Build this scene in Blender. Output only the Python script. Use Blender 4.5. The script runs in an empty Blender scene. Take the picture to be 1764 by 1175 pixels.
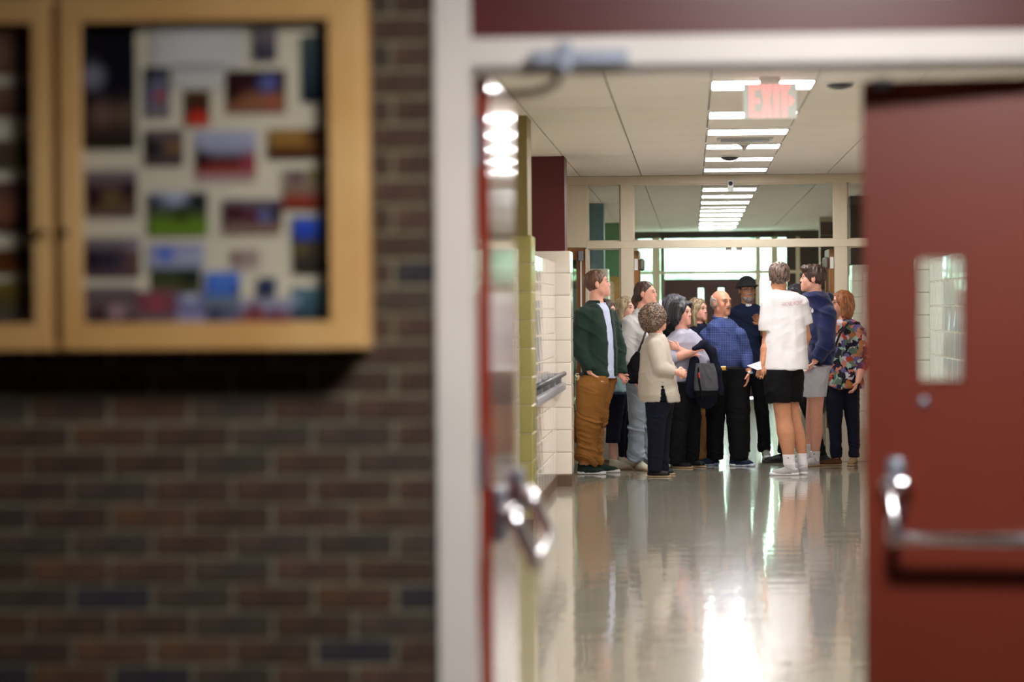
import bpy, bmesh, math, random
import numpy as np
from mathutils import Matrix, Vector
from mathutils.bvhtree import BVHTree

R = random.Random(7)
NR = np.random.RandomState(5)
SC = bpy.context.scene
COL = SC.collection
PI = math.pi

# ------------------------------------------------------------------ camera
FPX = 4800.0                       # focal length in pixels of the 1764 px wide frame
CAM = Vector((0.0, 0.0, 1.53))
VPX, VPY, ROLL = 1191.0, 533.0, 0.008
_wy = Vector((VPX - 882.0, 587.5 - VPY, FPX)).normalized()      # world +Y in camera axes (right, up, forward)
_wz = Vector((-ROLL, 1.0, -(-ROLL * (VPX - 882.0) + (587.5 - VPY)) / FPX)).normalized()
_wx = _wz.cross(_wy) * -1.0
if _wx.x < 0:
    _wx = -_wx
_wz = (_wz - _wy * _wz.dot(_wy)).normalized()
CR = Vector((_wx[0], _wy[0], _wz[0]))
CU = Vector((_wx[1], _wy[1], _wz[1]))
CF = Vector((_wx[2], _wy[2], _wz[2]))
cam_data = bpy.data.cameras.new('camera')
cam = bpy.data.objects.new('camera', cam_data)
COL.objects.link(cam)
m3 = Matrix((CR, CU, -CF)).transposed()
cam.matrix_world = Matrix.Translation(CAM) @ m3.to_4x4()
cam_data.sensor_width = 36.0
cam_data.lens = FPX / 1764.0 * 36.0
cam_data.clip_start = 0.1
cam_data.clip_end = 300.0
cam_data.dof.use_dof = True
cam_data.dof.focus_distance = 26.2
cam_data.dof.aperture_fstop = cam_data.lens / 52.0
SC.camera = cam

def at(px, py, D):
    """point seen at pixel (px, py) of the photograph, at depth Y = D"""
    d = CF * FPX + CR * (px - 882.0) + CU * (587.5 - py)
    return CAM + d * (D / d.y)

def A(px, py, D):
    return np.array(at(px, py, D))

def XZ(px, py, D):
    p = at(px, py, D)
    return p.x, p.z

# ------------------------------------------------------------------ world, exposure
w = bpy.data.worlds.new('world')
SC.world = w
w.use_nodes = True
bgn = w.node_tree.nodes['Background']
bgn.inputs[0].default_value = (0.80, 1.0, 0.97, 1)
bgn.inputs[1].default_value = 8.0
SC.view_settings.view_transform = 'Standard'
SC.view_settings.look = 'None'
SC.view_settings.gamma = 1.0
SC.view_settings.use_curve_mapping = False
SC.view_settings.exposure = 0.8
LIGHT_W = 21.0          # strength of the ceiling light panels along the corridor
LIGHT_NEAR = 66.0       # strength of the panel in front of the doorway
LIGHT_FAR = 14.0

# ------------------------------------------------------------------ materials
def lin(c):
    return tuple(((x / 255.0) / 12.92 if x / 255.0 <= 0.04045 else ((x / 255.0 + 0.055) / 1.055) ** 2.4) for x in c)

def mat(name, rgb, rough=0.6, spec=0.5, metal=0.0, coat=0.0, coat_rough=0.05, var=0.0, vscale=8.0, bump=0.0, bscale=30.0,
        bstretch=(1, 1, 1), bdist=0.01, rgb2=None, emit=None, estr=0.0, sheen=0.0, rnd=0.0):
    m = bpy.data.materials.new(name)
    m.use_nodes = True
    nt = m.node_tree
    b = nt.nodes['Principled BSDF']
    c = lin(rgb) + (1.0,)
    b.inputs['Base Color'].default_value = c
    b.inputs['Roughness'].default_value = rough
    b.inputs['Specular IOR Level'].default_value = spec
    b.inputs['Metallic'].default_value = metal
    b.inputs['Coat Weight'].default_value = coat
    b.inputs['Coat Roughness'].default_value = coat_rough
    b.inputs['Sheen Weight'].default_value = sheen
    tc = nt.nodes.new('ShaderNodeTexCoord')
    col_socket = None
    if var > 0 or rgb2 is not None:
        n = nt.nodes.new('ShaderNodeTexNoise')
        n.inputs['Scale'].default_value = vscale
        n.inputs['Detail'].default_value = 4.0
        nt.links.new(tc.outputs['Object'], n.inputs['Vector'])
        rp = nt.nodes.new('ShaderNodeValToRGB')
        rp.color_ramp.elements[0].position = 0.35
        rp.color_ramp.elements[1].position = 0.65
        if rgb2 is not None:
            rp.color_ramp.elements[0].color = c
            rp.color_ramp.elements[1].color = lin(rgb2) + (1.0,)
        else:
            rp.color_ramp.elements[0].color = tuple(x * (1 - var) for x in c[:3]) + (1.0,)
            rp.color_ramp.elements[1].color = tuple(min(1, x * (1 + var)) for x in c[:3]) + (1.0,)
        nt.links.new(n.outputs['Fac'], rp.inputs['Fac'])
        col_socket = rp.outputs['Color']
    if rnd > 0:
        oi = nt.nodes.new('ShaderNodeObjectInfo')
        mr = nt.nodes.new('ShaderNodeMapRange')
        mr.inputs['To Min'].default_value = 1 - rnd
        mr.inputs['To Max'].default_value = 1 + rnd
        nt.links.new(oi.outputs['Random'], mr.inputs['Value'])
        hv = nt.nodes.new('ShaderNodeHueSaturation')
        hv.inputs['Color'].default_value = c
        if col_socket is not None:
            nt.links.new(col_socket, hv.inputs['Color'])
        nt.links.new(mr.outputs['Result'], hv.inputs['Value'])
        col_socket = hv.outputs['Color']
    if col_socket is not None:
        nt.links.new(col_socket, b.inputs['Base Color'])
    if bump > 0:
        mp = nt.nodes.new('ShaderNodeMapping')
        mp.inputs['Scale'].default_value = bstretch
        n2 = nt.nodes.new('ShaderNodeTexNoise')
        n2.inputs['Scale'].default_value = bscale
        n2.inputs['Detail'].default_value = 3.0
        bp = nt.nodes.new('ShaderNodeBump')
        bp.inputs['Strength'].default_value = bump
        bp.inputs['Distance'].default_value = bdist
        nt.links.new(tc.outputs['Object'], mp.inputs['Vector'])
        nt.links.new(mp.outputs['Vector'], n2.inputs['Vector'])
        nt.links.new(n2.outputs['Fac'], bp.inputs['Height'])
        nt.links.new(bp.outputs['Normal'], b.inputs['Normal'])
        if coat > 0:
            nt.links.new(bp.outputs['Normal'], b.inputs['Coat Normal'])
    if emit is not None:
        b.inputs['Emission Color'].default_value = lin(emit) + (1.0,)
        b.inputs['Emission Strength'].default_value = estr
    return m

def nd(m, t):
    return m.node_tree.nodes.new(t)

M = {}
M['mortar'] = mat('mortar', (124, 118, 98), 0.9, 0.2, var=0.15, vscale=20, bump=0.4, bscale=90, bdist=0.004)
BR = [((82, 60, 48), (62, 46, 38)), ((74, 60, 50), (56, 48, 42)), ((90, 62, 42), (72, 52, 40)), ((54, 49, 52), (42, 40, 46)), ((78, 56, 42), (58, 45, 37))]
for i, (a, b) in enumerate(BR):
    M['brick%d' % i] = mat('brick_%d' % i, a, 0.75, 0.3, rgb2=b, vscale=14, bump=0.5, bscale=60, bdist=0.004, rnd=0.14)
M['dbrick'] = mat('far_brick', (64, 46, 34), 0.8, 0.3, rgb2=(48, 36, 30), vscale=10, rnd=0.2)
M['paint_white'] = mat('frame_paint', (214, 208, 202), 0.35, 0.5, var=0.02, vscale=5)
M['far_frame'] = mat('far_frame_paint', (206, 194, 172), 0.4, 0.5, var=0.02, vscale=4)
M['maroon'] = mat('maroon_paint', (84, 12, 18), 0.45, 0.5, var=0.06, vscale=3)
M['door_red'] = mat('door_paint', (106, 38, 21), 0.42, 0.5, var=0.10, vscale=1.2, bump=0.05, bscale=14, bdist=0.003)
M['transom'] = mat('transom_paint', (78, 8, 10), 0.4, 0.5, var=0.05, vscale=2)
M['chrome'] = mat('polished_metal', (236, 236, 240), 0.23, 0.5, metal=1.0)
M['hinge'] = mat('hinge_metal', (140, 146, 158), 0.35, 0.5, metal=0.8)
M['closer'] = mat('closer_metal', (150, 156, 172), 0.4, 0.5, metal=0.6)
M['closer_arm'] = mat('closer_arm_metal', (120, 118, 108), 0.45, 0.5, metal=0.6)
M['wood'] = mat('pine_wood', (212, 172, 114), 0.45, 0.4, rgb2=(198, 152, 92), vscale=3, bump=0.15, bscale=20, bstretch=(1, 1, 0.1), bdist=0.002)
M['wood_dark'] = mat('wood_gap', (120, 80, 36), 0.6)
M['oak'] = mat('oak_door_wood', (150, 100, 44), 0.4, 0.5, rgb2=(122, 76, 30), vscale=4, bstretch=(1, 1, 0.1))
M['paper'] = mat('backing_paper', (214, 206, 184), 0.8, 0.2, var=0.05, vscale=4)
M['knob'] = mat('dark_knob', (40, 26, 22), 0.4)
M['ceiling'] = mat('ceiling_board', (230, 225, 217), 0.85, 0.2, var=0.02, vscale=2.0)
M['ceiling_gap'] = mat('ceiling_gap', (120, 112, 104), 0.9)
M['glaze'] = mat('cream_glazed_block', (238, 230, 218), 0.10, 0.5, var=0.03, vscale=6, bump=0.15, bscale=5, bdist=0.01, rnd=0.03)
M['glaze_wall'] = mat('white_glazed_tile', (226, 220, 214), 0.06, 0.5, var=0.03, vscale=5, bump=0.22, bscale=4.0, bdist=0.01, rnd=0.02)
M['olive_block'] = mat('olive_glazed_block', (162, 154, 94), 0.25, 0.5, var=0.04, vscale=5, rnd=0.03)
M['olive'] = mat('olive_paint', (134, 120, 72), 0.5, 0.4, var=0.03, vscale=3)
M['joint'] = mat('block_joint', (176, 164, 142), 0.8)
M['teal'] = mat('teal_paint', (96, 132, 142), 0.5, var=0.03)
M['green'] = mat('green_paint', (76, 134, 96), 0.5, var=0.03)
M['gold'] = mat('gold_block', (168, 138, 66), 0.35, var=0.03)
M['base'] = mat('brown_cove_base', (104, 78, 66), 0.4, 0.5, var=0.05)
M['cream_wall'] = mat('cream_wall_paint', (216, 206, 182), 0.5, var=0.02)
M['dark_wall'] = mat('dark_wall_paint', (58, 48, 42), 0.6, var=0.1)
M['room_wall'] = mat('near_room_paint', (62, 56, 50), 0.7, var=0.03)
M['maroon_dark'] = mat('dark_red_door_paint', (58, 22, 22), 0.4, var=0.05)
M['rail_dark'] = mat('rail_dark', (62, 62, 72), 0.3, 0.6)
M['rail_grey'] = mat('rail_grey', (150, 150, 158), 0.3, 0.6)
M['camera_dark'] = mat('dark_dome', (40, 42, 50), 0.25)
M['plastic'] = mat('white_plastic', (214, 216, 214), 0.4)
M['vent'] = mat('vent_metal', (186, 184, 182), 0.5)
M['ground'] = mat('outside_ground', (200, 206, 196), 0.9, var=0.1)
M['leafy'] = mat('overexposed_leaves', (176, 200, 180), 0.9, var=0.25, vscale=3)  # daylight overexposure is put into this pale leaf colour

def glass(name, tint=(1, 1, 1), rough=0.0):
    m = bpy.data.materials.new(name)
    m.use_nodes = True
    nt = m.node_tree
    nt.nodes.remove(nt.nodes['Principled BSDF'])
    out = nt.nodes['Material Output']
    tr = nt.nodes.new('ShaderNodeBsdfTransparent')
    tr.inputs[0].default_value = tint + (1,)
    gl = nt.nodes.new('ShaderNodeBsdfGlossy')
    gl.inputs['Roughness'].default_value = rough
    fr = nt.nodes.new('ShaderNodeFresnel')
    ge = nt.nodes.new('ShaderNodeNewGeometry')
    mi = nt.nodes.new('ShaderNodeMapRange')
    mi.inputs['To Min'].default_value = 1.5
    mi.inputs['To Max'].default_value = 1 / 1.5
    nt.links.new(ge.outputs['Backfacing'], mi.inputs['Value'])
    nt.links.new(mi.outputs['Result'], fr.inputs['IOR'])
    mx = nt.nodes.new('ShaderNodeMixShader')
    nt.links.new(fr.outputs[0], mx.inputs[0])
    nt.links.new(tr.outputs[0], mx.inputs[1])
    nt.links.new(gl.outputs[0], mx.inputs[2])
    nt.links.new(mx.outputs[0], out.inputs['Surface'])
    return m
M['glass'] = glass('clear_glass', (0.93, 0.96, 0.95))
M['glass_cabinet'] = glass('cabinet_glass', (0.98, 0.98, 0.98), 0.02)
M['glass_lite'] = glass('door_lite_glass', (0.88, 0.95, 0.95), 0.02)

def light_mat(name, s, c=(255, 251, 248)):
    m = bpy.data.materials.new(name)
    m.use_nodes = True
    b = m.node_tree.nodes['Principled BSDF']
    b.inputs['Base Color'].default_value = (0.9, 0.9, 0.9, 1)
    b.inputs['Emission Color'].default_value = lin(c) + (1,)
    b.inputs['Emission Strength'].default_value = s
    return m
M['light'] = light_mat('lit_diffuser', LIGHT_W)
M['light_near'] = light_mat('lit_diffuser_near', LIGHT_NEAR)
M['light_far'] = light_mat('lit_diffuser_far', LIGHT_FAR)
M['exit_red'] = light_mat('exit_red', 0.75, (255, 60, 70))
M['exit_face'] = mat('exit_face', (206, 214, 210), 0.4, emit=(200, 214, 208), estr=0.16)

# floor: waxed vinyl tiles with slight ripples
fm = mat('waxed_floor', (150, 144, 128), 0.20, 0.5, coat=0.75, coat_rough=0.03)
nt = fm.node_tree
b = nt.nodes['Principled BSDF']
tc = [n for n in nt.nodes if n.type == 'TEX_COORD'][0]
bk = nt.nodes.new('ShaderNodeTexBrick')
bk.offset = 0.0
bk.inputs['Color1'].default_value = lin((176, 171, 154)) + (1,)
bk.inputs['Color2'].default_value = lin((164, 159, 144)) + (1,)
bk.inputs['Mortar'].default_value = lin((146, 141, 128)) + (1,)
bk.inputs['Scale'].default_value = 1.0
bk.inputs['Mortar Size'].default_value = 0.0015
bk.inputs['Brick Width'].default_value = 0.305
bk.inputs['Row Height'].default_value = 0.305
nt.links.new(tc.outputs['Object'], bk.inputs['Vector'])
ns = nt.nodes.new('ShaderNodeTexNoise')
ns.inputs['Scale'].default_value = 60.0
nt.links.new(tc.outputs['Object'], ns.inputs['Vector'])
mxc = nt.nodes.new('ShaderNodeMixRGB')
mxc.blend_type = 'MULTIPLY'
mxc.inputs[0].default_value = 0.25
nt.links.new(bk.outputs['Color'], mxc.inputs[1])
nt.links.new(ns.outputs['Fac'], mxc.inputs[2])
nt.links.new(mxc.outputs[0], b.inputs['Base Color'])
n2 = nt.nodes.new('ShaderNodeTexNoise')
n2.inputs['Scale'].default_value = 3.0
n2.inputs['Detail'].default_value = 3.0
n2.inputs['Roughness'].default_value = 0.55
mpf = nt.nodes.new('ShaderNodeMapping')
mpf.inputs['Scale'].default_value = (1.0, 1.6, 1.0)
nt.links.new(tc.outputs['Object'], mpf.inputs['Vector'])
nt.links.new(mpf.outputs['Vector'], n2.inputs['Vector'])
bp = nt.nodes.new('ShaderNodeBump')
bp.inputs['Strength'].default_value = 1.0
bp.inputs['Distance'].default_value = 0.0021
nt.links.new(n2.outputs['Fac'], bp.inputs['Height'])
nt.links.new(bp.outputs['Normal'], b.inputs['Normal'])
nt.links.new(bp.outputs['Normal'], b.inputs['Coat Normal'])
M['floor'] = fm

# ------------------------------------------------------------------ mesh helpers
def link(name, me, m=None, parent=None, loc=None):
    o = bpy.data.objects.new(name, me)
    COL.objects.link(o)
    if m is not None and me is not None and len(me.materials) == 0:
        me.materials.append(m)
    if parent is not None:
        o.parent = parent
    if loc is not None:
        o.location = loc
    return o

def empty(name, loc):
    o = bpy.data.objects.new(name, None)
    COL.objects.link(o)
    o.location = loc
    o.empty_display_size = 0.1
    return o

def tag(o, label=None, cat=None, group=None, kind=None):
    if label: o['label'] = label
    if cat: o['category'] = cat
    if group: o['group'] = group
    if kind: o['kind'] = kind
    return o

class B:
    """collects boxes and tubes; .obj() links them as one mesh object"""
    def __init__(s):
        s.bm = bmesh.new()
    def box(s, x0, x1, y0, y1, z0, z1, bev=0.0, seg=1):
        r = bmesh.ops.create_cube(s.bm, size=1.0)
        vs = r['verts']
        for v in vs:
            v.co = Vector(((x0 + x1) / 2 + v.co.x * (x1 - x0), (y0 + y1) / 2 + v.co.y * (y1 - y0), (z0 + z1) / 2 + v.co.z * (z1 - z0)))
        if bev > 0:
            es = list({e for v in vs for e in v.link_edges})
            bmesh.ops.bevel(s.bm, geom=es, offset=bev, segments=seg, profile=0.5, affect='EDGES')
        return s
    def tube(s, pts, r, n=12, cap=True):
        pts = [Vector(p) for p in pts]
        rings = []
        for i, p in enumerate(pts):
            t = (pts[min(i + 1, len(pts) - 1)] - pts[max(i - 1, 0)]).normalized()
            up = Vector((0, 0, 1)) if abs(t.z) < 0.9 else Vector((1, 0, 0))
            a = t.cross(up).normalized()
            b_ = t.cross(a).normalized()
            rr = r[i] if isinstance(r, (list, tuple)) else r
            rings.append([s.bm.verts.new(p + a * (math.cos(2 * PI * k / n) * rr) + b_ * (math.sin(2 * PI * k / n) * rr)) for k in range(n)])
        for i in range(len(rings) - 1):
            for k in range(n):
                s.bm.faces.new((rings[i][k], rings[i][(k + 1) % n], rings[i + 1][(k + 1) % n], rings[i + 1][k]))
        if cap:
            s.bm.faces.new(rings[0])
            s.bm.faces.new(list(reversed(rings[-1])))
        return s
    def ball(s, c, rx, ry, rz, n=14):
        r = bmesh.ops.create_uvsphere(s.bm, u_segments=n, v_segments=max(6, n // 2), radius=1.0)
        for v in r['verts']:
            v.co = Vector((c[0] + v.co.x * rx, c[1] + v.co.y * ry, c[2] + v.co.z * rz))
        return s
    def xform(s, mtx):
        bmesh.ops.transform(s.bm, matrix=mtx, verts=s.bm.verts)
        return s
    def mesh(s, smooth=False):
        bmesh.ops.recalc_face_normals(s.bm, faces=s.bm.faces)
        me = bpy.data.meshes.new('m')
        s.bm.to_mesh(me)
        s.bm.free()
        if smooth:
            me.polygons.foreach_set('use_smooth', [True] * len(me.polygons))
        return me
    def obj(s, name, m, parent=None, smooth=False):
        return link(name, s.mesh(smooth), m, parent)

def sbox(name, m, x0, x1, y0, y1, z0, z1, parent=None, bev=0.0, kind=None):
    o = B().box(x0, x1, y0, y1, z0, z1, bev).obj(name, m, parent)
    if kind: o['kind'] = kind
    return o

def block_mesh(sx, sy, sz, bev, m):
    me = B().box(-sx / 2, sx / 2, -sy / 2, sy / 2, -sz / 2, sz / 2, bev).mesh()
    me.materials.append(m)
    return me

CEIL = 2.87
YD = 6.94         # plane of the brick wall and the near door frame
YF = 27.9         # plane of the far glazed frame
# ------------------------------------------------------------------ shell
sbox('floor', M['floor'], -4.0, 4.5, YD - 0.02, 48.6, -0.15, 0.0, kind='structure')
M['near_floor'] = mat('near_room_floor', (56, 50, 46), 0.8)
sbox('floor', M['near_floor'], -4.0, 4.5, -4.0, YD - 0.02, -0.15, 0.0, kind='structure')

def px_x(px, D): return at(px, 540, D).x
def px_z(py, D, px=1191): return at(px, py, D).z

# brick wall left of the doorway
FX0 = px_x(751, YD)             # outer edge of the white jamb
FX1 = px_x(814, YD)             # inner edge of the jamb
wall = sbox('wall_front', M['mortar'], -3.0, FX0 + 0.01, YD + 0.006, YD + 0.16, 0.0, CEIL, kind='structure')
BL, BH, JT = 0.194, 0.0565, 0.0112
CH = BH + JT
brick_meshes = []
for i in range(5):
    brick_meshes.append(block_mesh(BL, 0.05, BH, 0.002, M['brick%d' % i]))
nb = 0
rows = int(CEIL / CH)
rest = []
zoff = px_z(705, YD, 380) % CH - BH / 2
for r in range(-1, rows + 1):
    zc = zoff + r * CH + BH / 2
    if zc - BH / 2 < 0 or zc + BH / 2 > CEIL: continue
    off = (px_x(466, YD) if r % 2 else px_x(538, YD))
    k = 0
    x1 = FX0 - 0.004
    xs = []
    # vertical joints at off + n*(BL+JT)
    n0 = math.floor((x1 - off) / (BL + JT)) + 1
    for n in range(n0, n0 - 14, -1):
        b1 = off + n * (BL + JT) - JT / 2
        b0 = b1 - BL
        if b0 > x1 - 0.03: continue
        b1 = min(b1, x1)
        if b1 < -2.95: break
        xs.append((max(b0, -2.98), b1))
    for (b0, b1) in xs:
        vis = b1 > px_x(-8, YD) and px_z(1190, YD, 380) < zc < px_z(-20, YD, 380)
        y = YD + 0.025 + R.uniform(-0.0015, 0.0015)
        ty = R.choices(range(5), (5, 4, 3, 2, 3))[0]
        if vis and nb < 290:
            o = link('brick', brick_meshes[ty], None, wall, ((b0 + b1) / 2, y, zc))
            o.scale = ((b1 - b0) / BL, 1, 1)
            nb += 1
        else:
            rest.append((b0, b1, y, zc))
bb = B()
for (b0, b1, y, zc) in rest:
    bb.box(b0, b1, y - 0.025, y + 0.02, zc - BH / 2, zc + BH / 2)
tag(bb.obj('brick', M['brick1'], wall), kind='stuff')

# near doorway frame
ZH0 = px_z(117, YD, 830)
ZH1 = px_z(66, YD, 830)
RX1 = 1.45                       # right jamb inner edge
d1 = B()
d1.box(FX0, FX1, YD - 0.015, YD + 0.14, 0, CEIL, 0.004)
d1.box(RX1, RX1 + 0.095, YD - 0.015, YD + 0.14, 0, CEIL, 0.004)
d1.box(FX1 - 0.002, RX1 + 0.002, YD - 0.0145, YD + 0.1395, ZH0, ZH1, 0.004)
d1.box(FX1, RX1, YD + 0.02, YD + 0.07, ZH0 - 0.016, ZH0 + 0.01)
door1 = d1.obj('door_1', M['paint_white'])
tag(door1, 'white painted steel frame of the double doorway', kind='structure')
tag(sbox('transom_panel', M['transom'], FX1 - 0.003, RX1 + 0.003, YD + 0.03, YD + 0.07, ZH1 - 0.003, CEIL, door1), 'dark red panel above the doorway')
# wall to the right of the doorway
sbox('wall_front', M['room_wall'], RX1 + 0.09, 4.0, YD + 0.006, YD + 0.16, 0, CEIL, kind='structure')
# room on the camera side
sbox('wall_left', M['room_wall'], -3.1, -3.0, -4.0, YD + 0.16, 0, CEIL, kind='structure')
sbox('wall_right', M['room_wall'], 4.0, 4.1, -4.0, YD + 0.16, 0, CEIL, kind='structure')
sbox('wall_back', M['room_wall'], -3.0, 4.0, -4.1, -4.0, 0, CEIL, kind='structure')
ceiling = sbox('ceiling', M['ceiling_gap'], -3.1, 4.5, -4.1, 48.6, CEIL + 0.012, CEIL + 0.1, kind='structure')
sbox('ceiling_panel', M['near_floor'], -3.0, 4.0, -4.0, YD, CEIL, CEIL + 0.011, ceiling)

# closer on the header (body, pivot) whose arm reaches the left leaf
cl = empty('door_closer', (0, YD - 0.04, ZH0 + 0.03))
tag(cl, 'grey metal door closer mounted on the white header', 'door closer')
x0, z0 = XZ(915, 112, YD - 0.07); x1, z1 = XZ(1083, 84, YD - 0.07)
o = B().box(x0, x1, -0.03, 0.022, z0, z1, 0.006, 2).obj('body', M['closer'], cl); 
for v in o.data.vertices: v.co.z -= cl.location.z
x0, z0 = XZ(960, 124, YD - 0.07); x1, z1 = XZ(986, 72, YD - 0.07)
o = B().box(x0, x1, -0.038, 0.02, z0, z1, 0.008, 2).obj('pivot', M['closer'], cl)
for v in o.data.vertices: v.co.z -= cl.location.z
pts = [at(966, 120, YD - 0.05), at(958, 143, YD + 0.05), at(930, 158, YD + 0.2), at(862, 165, YD + 0.5)]
pts = [p - cl.location for p in pts]
B().tube(pts, 0.011, 10).obj('arm', M['closer_arm'], cl, True)

# ---- panic bar
def panic_bar(parent, x_latch, x_hinge, ysurf, z, sgn=-1):
    """bar along local X standing proud of the leaf (toward local -Y when sgn=-1)"""
    s = sgn
    y = ysurf
    d = 1 if x_hinge > x_latch else -1
    for xx in (x_latch, x_hinge):
        h = B()
        h.box(xx - 0.024, xx + 0.024, min(y, y + s * 0.03), max(y, y + s * 0.03), z + 0.055, z + 0.20, 0.009, 2)
        h.obj('bar_housing', M['hinge'], parent, True)
        g = B()
        g.box(xx - 0.040, xx + 0.040, min(y + s * 0.012, y + s * 0.055), max(y + s * 0.012, y + s * 0.055), z + 0.118, z + 0.152, 0.015, 3)
        g.tube([(xx, y + s * 0.03, z + 0.135), (xx, y + s * 0.06, z + 0.10), (xx, y + s * 0.095, z + 0.03), (xx, y + s * 0.10, z - 0.005)], [0.026, 0.024, 0.019, 0.018], 14)
        g.obj('bar_arm', M['chrome'], parent, True)
    B().tube([(x_latch - d * 0.008, y + s * 0.10, z), (x_hinge, y + s * 0.10, z)], 0.0175, 18).obj('push_bar', M['chrome'], parent, True)

# right leaf: origin at its hinge, local -X towards the free edge
HX, HY = RX1 - 0.004, YD + 0.055
fe = at(1487, 540, 7.16)
ang = math.atan2(fe.y - HY, HX - fe.x)
LW = math.hypot(fe.y - HY, HX - fe.x)
DH = px_z(140, 7.16, 1487)
door3 = empty('door_2', (HX, HY, 0))
door3.rotation_euler = (0, 0, -ang)
tag(door3, 'red painted door leaf standing ajar with a narrow glass lite', kind='structure')
wpx0 = (1577 - 1487) / 670.0; wpx1 = (1653 - 1487) / 672.0
wx0, wx1 = -LW + wpx0 + 0.004, -LW + wpx1 + 0.008
wz0, wz1 = px_z(659, 7.1, 1600), px_z(441, 7.1, 1600)
lf = B()
T = 0.044
lf.box(-LW, wx0, 0, T, 0.012, DH, 0.002)
lf.box(wx1, 0, 0, T, 0.012, DH, 0.002)
lf.box(wx0 - 0.001, wx1 + 0.001, 0.0005, T - 0.0005, 0.0125, wz0)
lf.box(wx0 - 0.001, wx1 + 0.001, 0.0005, T - 0.0005, wz1, DH - 0.0005)
lf.obj('leaf', M['door_red'], door3)
sbox('pane', M['glass_lite'], wx0, wx1, T / 2 - 0.003, T / 2 + 0.003, wz0, wz1, door3)
g = B()
for (a0, a1, c0, c1) in ((wx0, wx0 + .006, wz0, wz1), (wx1 - .006, wx1, wz0, wz1), (wx0, wx1, wz0, wz0 + .006), (wx0, wx1, wz1 - .006, wz1)):
    g.box(a0, a1, -0.004, 0.008, c0, c1)
g.obj('lite_frame', M['door_red'], door3)
zb = px_z(931, 7.0, 1600)
panic_bar(door3, -LW + 0.082, -0.09, 0.0, zb)
g = B(); g.box(-LW + 0.03, -LW + 0.075, -0.02, 0.0, DH - 0.022, DH + 0.006, 0.004, 2)
g.obj('top_latch', M['hinge'], door3)
g = B(); g.ball((-LW + 0.152, -0.002, px_z(694, 7.1, 1600)), 0.014, 0.006, 0.014, 12)
g.obj('rivet', M['hinge'], door3, True)

# left leaf: opened square to the wall, seen almost edge-on
LX = px_x(823, 7.06)
door4 = empty('door_3', (LX, YD + 0.12, 0))
tag(door4, 'red painted door leaf folded back square to the doorway', kind='structure')
lf = B(); lf.box(0, 0.032, 0, 0.98, 0.012, 2.125, 0.002)
M['door_gloss'] = mat('door_paint_glossy', (130, 42, 28), 0.16, 0.9, coat=0.6, coat_rough=0.08, var=0.08, vscale=1.5, bump=0.03, bscale=5, bdist=0.003)
lf.obj('leaf', M['door_gloss'], door4)
for (pa, pb) in ((205, 287), (755, 842)):
    z1, z0 = px_z(pa, 7.06, 820), px_z(pb, 7.06, 820)
    sbox('hinge', M['hinge'], -0.022, 0.014, -0.016, 0.03, z0, z1, door4, 0.003)
# panic bar of the left leaf, along local Y, projecting to +X
zb4 = px_z(925, 8.0, 920)
for yy in (0.10, 0.90):
    B().box(0.032, 0.062, yy - 0.024, yy + 0.024, zb4 + 0.055, zb4 + 0.2, 0.009, 2).obj('bar_housing', M['hinge'], door4, True)
    g = B()
    g.box(0.044, 0.088, yy - 0.04, yy + 0.04, zb4 + 0.118, zb4 + 0.152, 0.012, 2)
    g.tube([(0.06, yy, zb4 + 0.135), (0.092, yy, zb4 + 0.10), (0.127, yy, zb4 + 0.03), (0.132, yy, zb4 - 0.005)], [0.026, 0.024, 0.019, 0.018], 14)
    g.obj('bar_arm', M['chrome'], door4, True)
B().tube([(0.132, 0.09, zb4), (0.132, 0.905, zb4)], 0.0175, 18).obj('push_bar', M['chrome'], door4, True)

# ------------------------------------------------------------------ corridor ceiling
LX0, LX1 = 0.125, 0.739
cols = [(-1.72, LX0 - 0.614 * 2), (LX0 - 0.614 * 2, LX0 - 0.614), (LX0 - 0.614, LX0), (LX1, LX1 + 0.614), (LX1 + 0.614, LX1 + 1.228), (LX1 + 1.228, 2.6)]
G = 0.005
panel_meshes = {}
pitch = 1.86
def ceil_panels(y0, y1):
    n = int(round((y1 - y0) / pitch))
    st = (y1 - y0) / n
    for (a, b2) in cols:
        key = round(b2 - a, 4), round(st, 4)
        if key not in panel_meshes:
            me = B().box(-(b2 - a) / 2 + G, (b2 - a) / 2 - G, -st / 2 + 0.0015, st / 2 - 0.0015, -0.0055, 0.0055).mesh()
            me.materials.append(M['ceiling'])
            panel_meshes[key] = me
        for i in range(n):
            link('ceiling_panel', panel_meshes[key], None, ceiling, ((a + b2) / 2, y0 + (i + .5) * st, CEIL + 0.0055 + R.uniform(-.0006, .0006)))
ceil_panels(YD + 0.16, YF)
ceil_panels(YF + 0.1, 48.0)

lights = [(5.2, 'light_near', 'square lit ceiling panel in front of the double doorway')]
names = {16.7: 'behind the exit sign', 19.25: 'first lit panel fully past the exit sign', 21.1: 'second past the exit sign', 22.97: 'third past the exit sign',
         24.9: 'just behind the dark dome', 26.8: 'last before the glazed partition'}
for y in (8.9, 10.8, 12.7, 14.6, 16.7, 19.25, 21.1, 22.97, 24.9, 26.8):
    if y in names: lb = 'square lit ceiling panel, ' + names[y]
    else: lb = {8.9: 'lit ceiling panel just inside the doorway, nearest the doors', 10.8: 'second lit ceiling panel inside the doorway', 12.7: 'third lit ceiling panel inside the doorway', 14.6: 'lit ceiling panel on the near side of the exit sign'}[y]
    lights.append((y, 'light', lb))
ordn = ['first', 'second', 'third', 'fourth', 'fifth', 'sixth', 'seventh', 'eighth', 'ninth', 'tenth']
for i, y in enumerate([31.3, 33.2, 35.1, 37.9, 39.8, 41.6, 43.6, 45.5]):
    lights.append((y, 'light_far', '%s square lit ceiling panel behind the transom glass' % ordn[i]))
strip_edges = []
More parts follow.
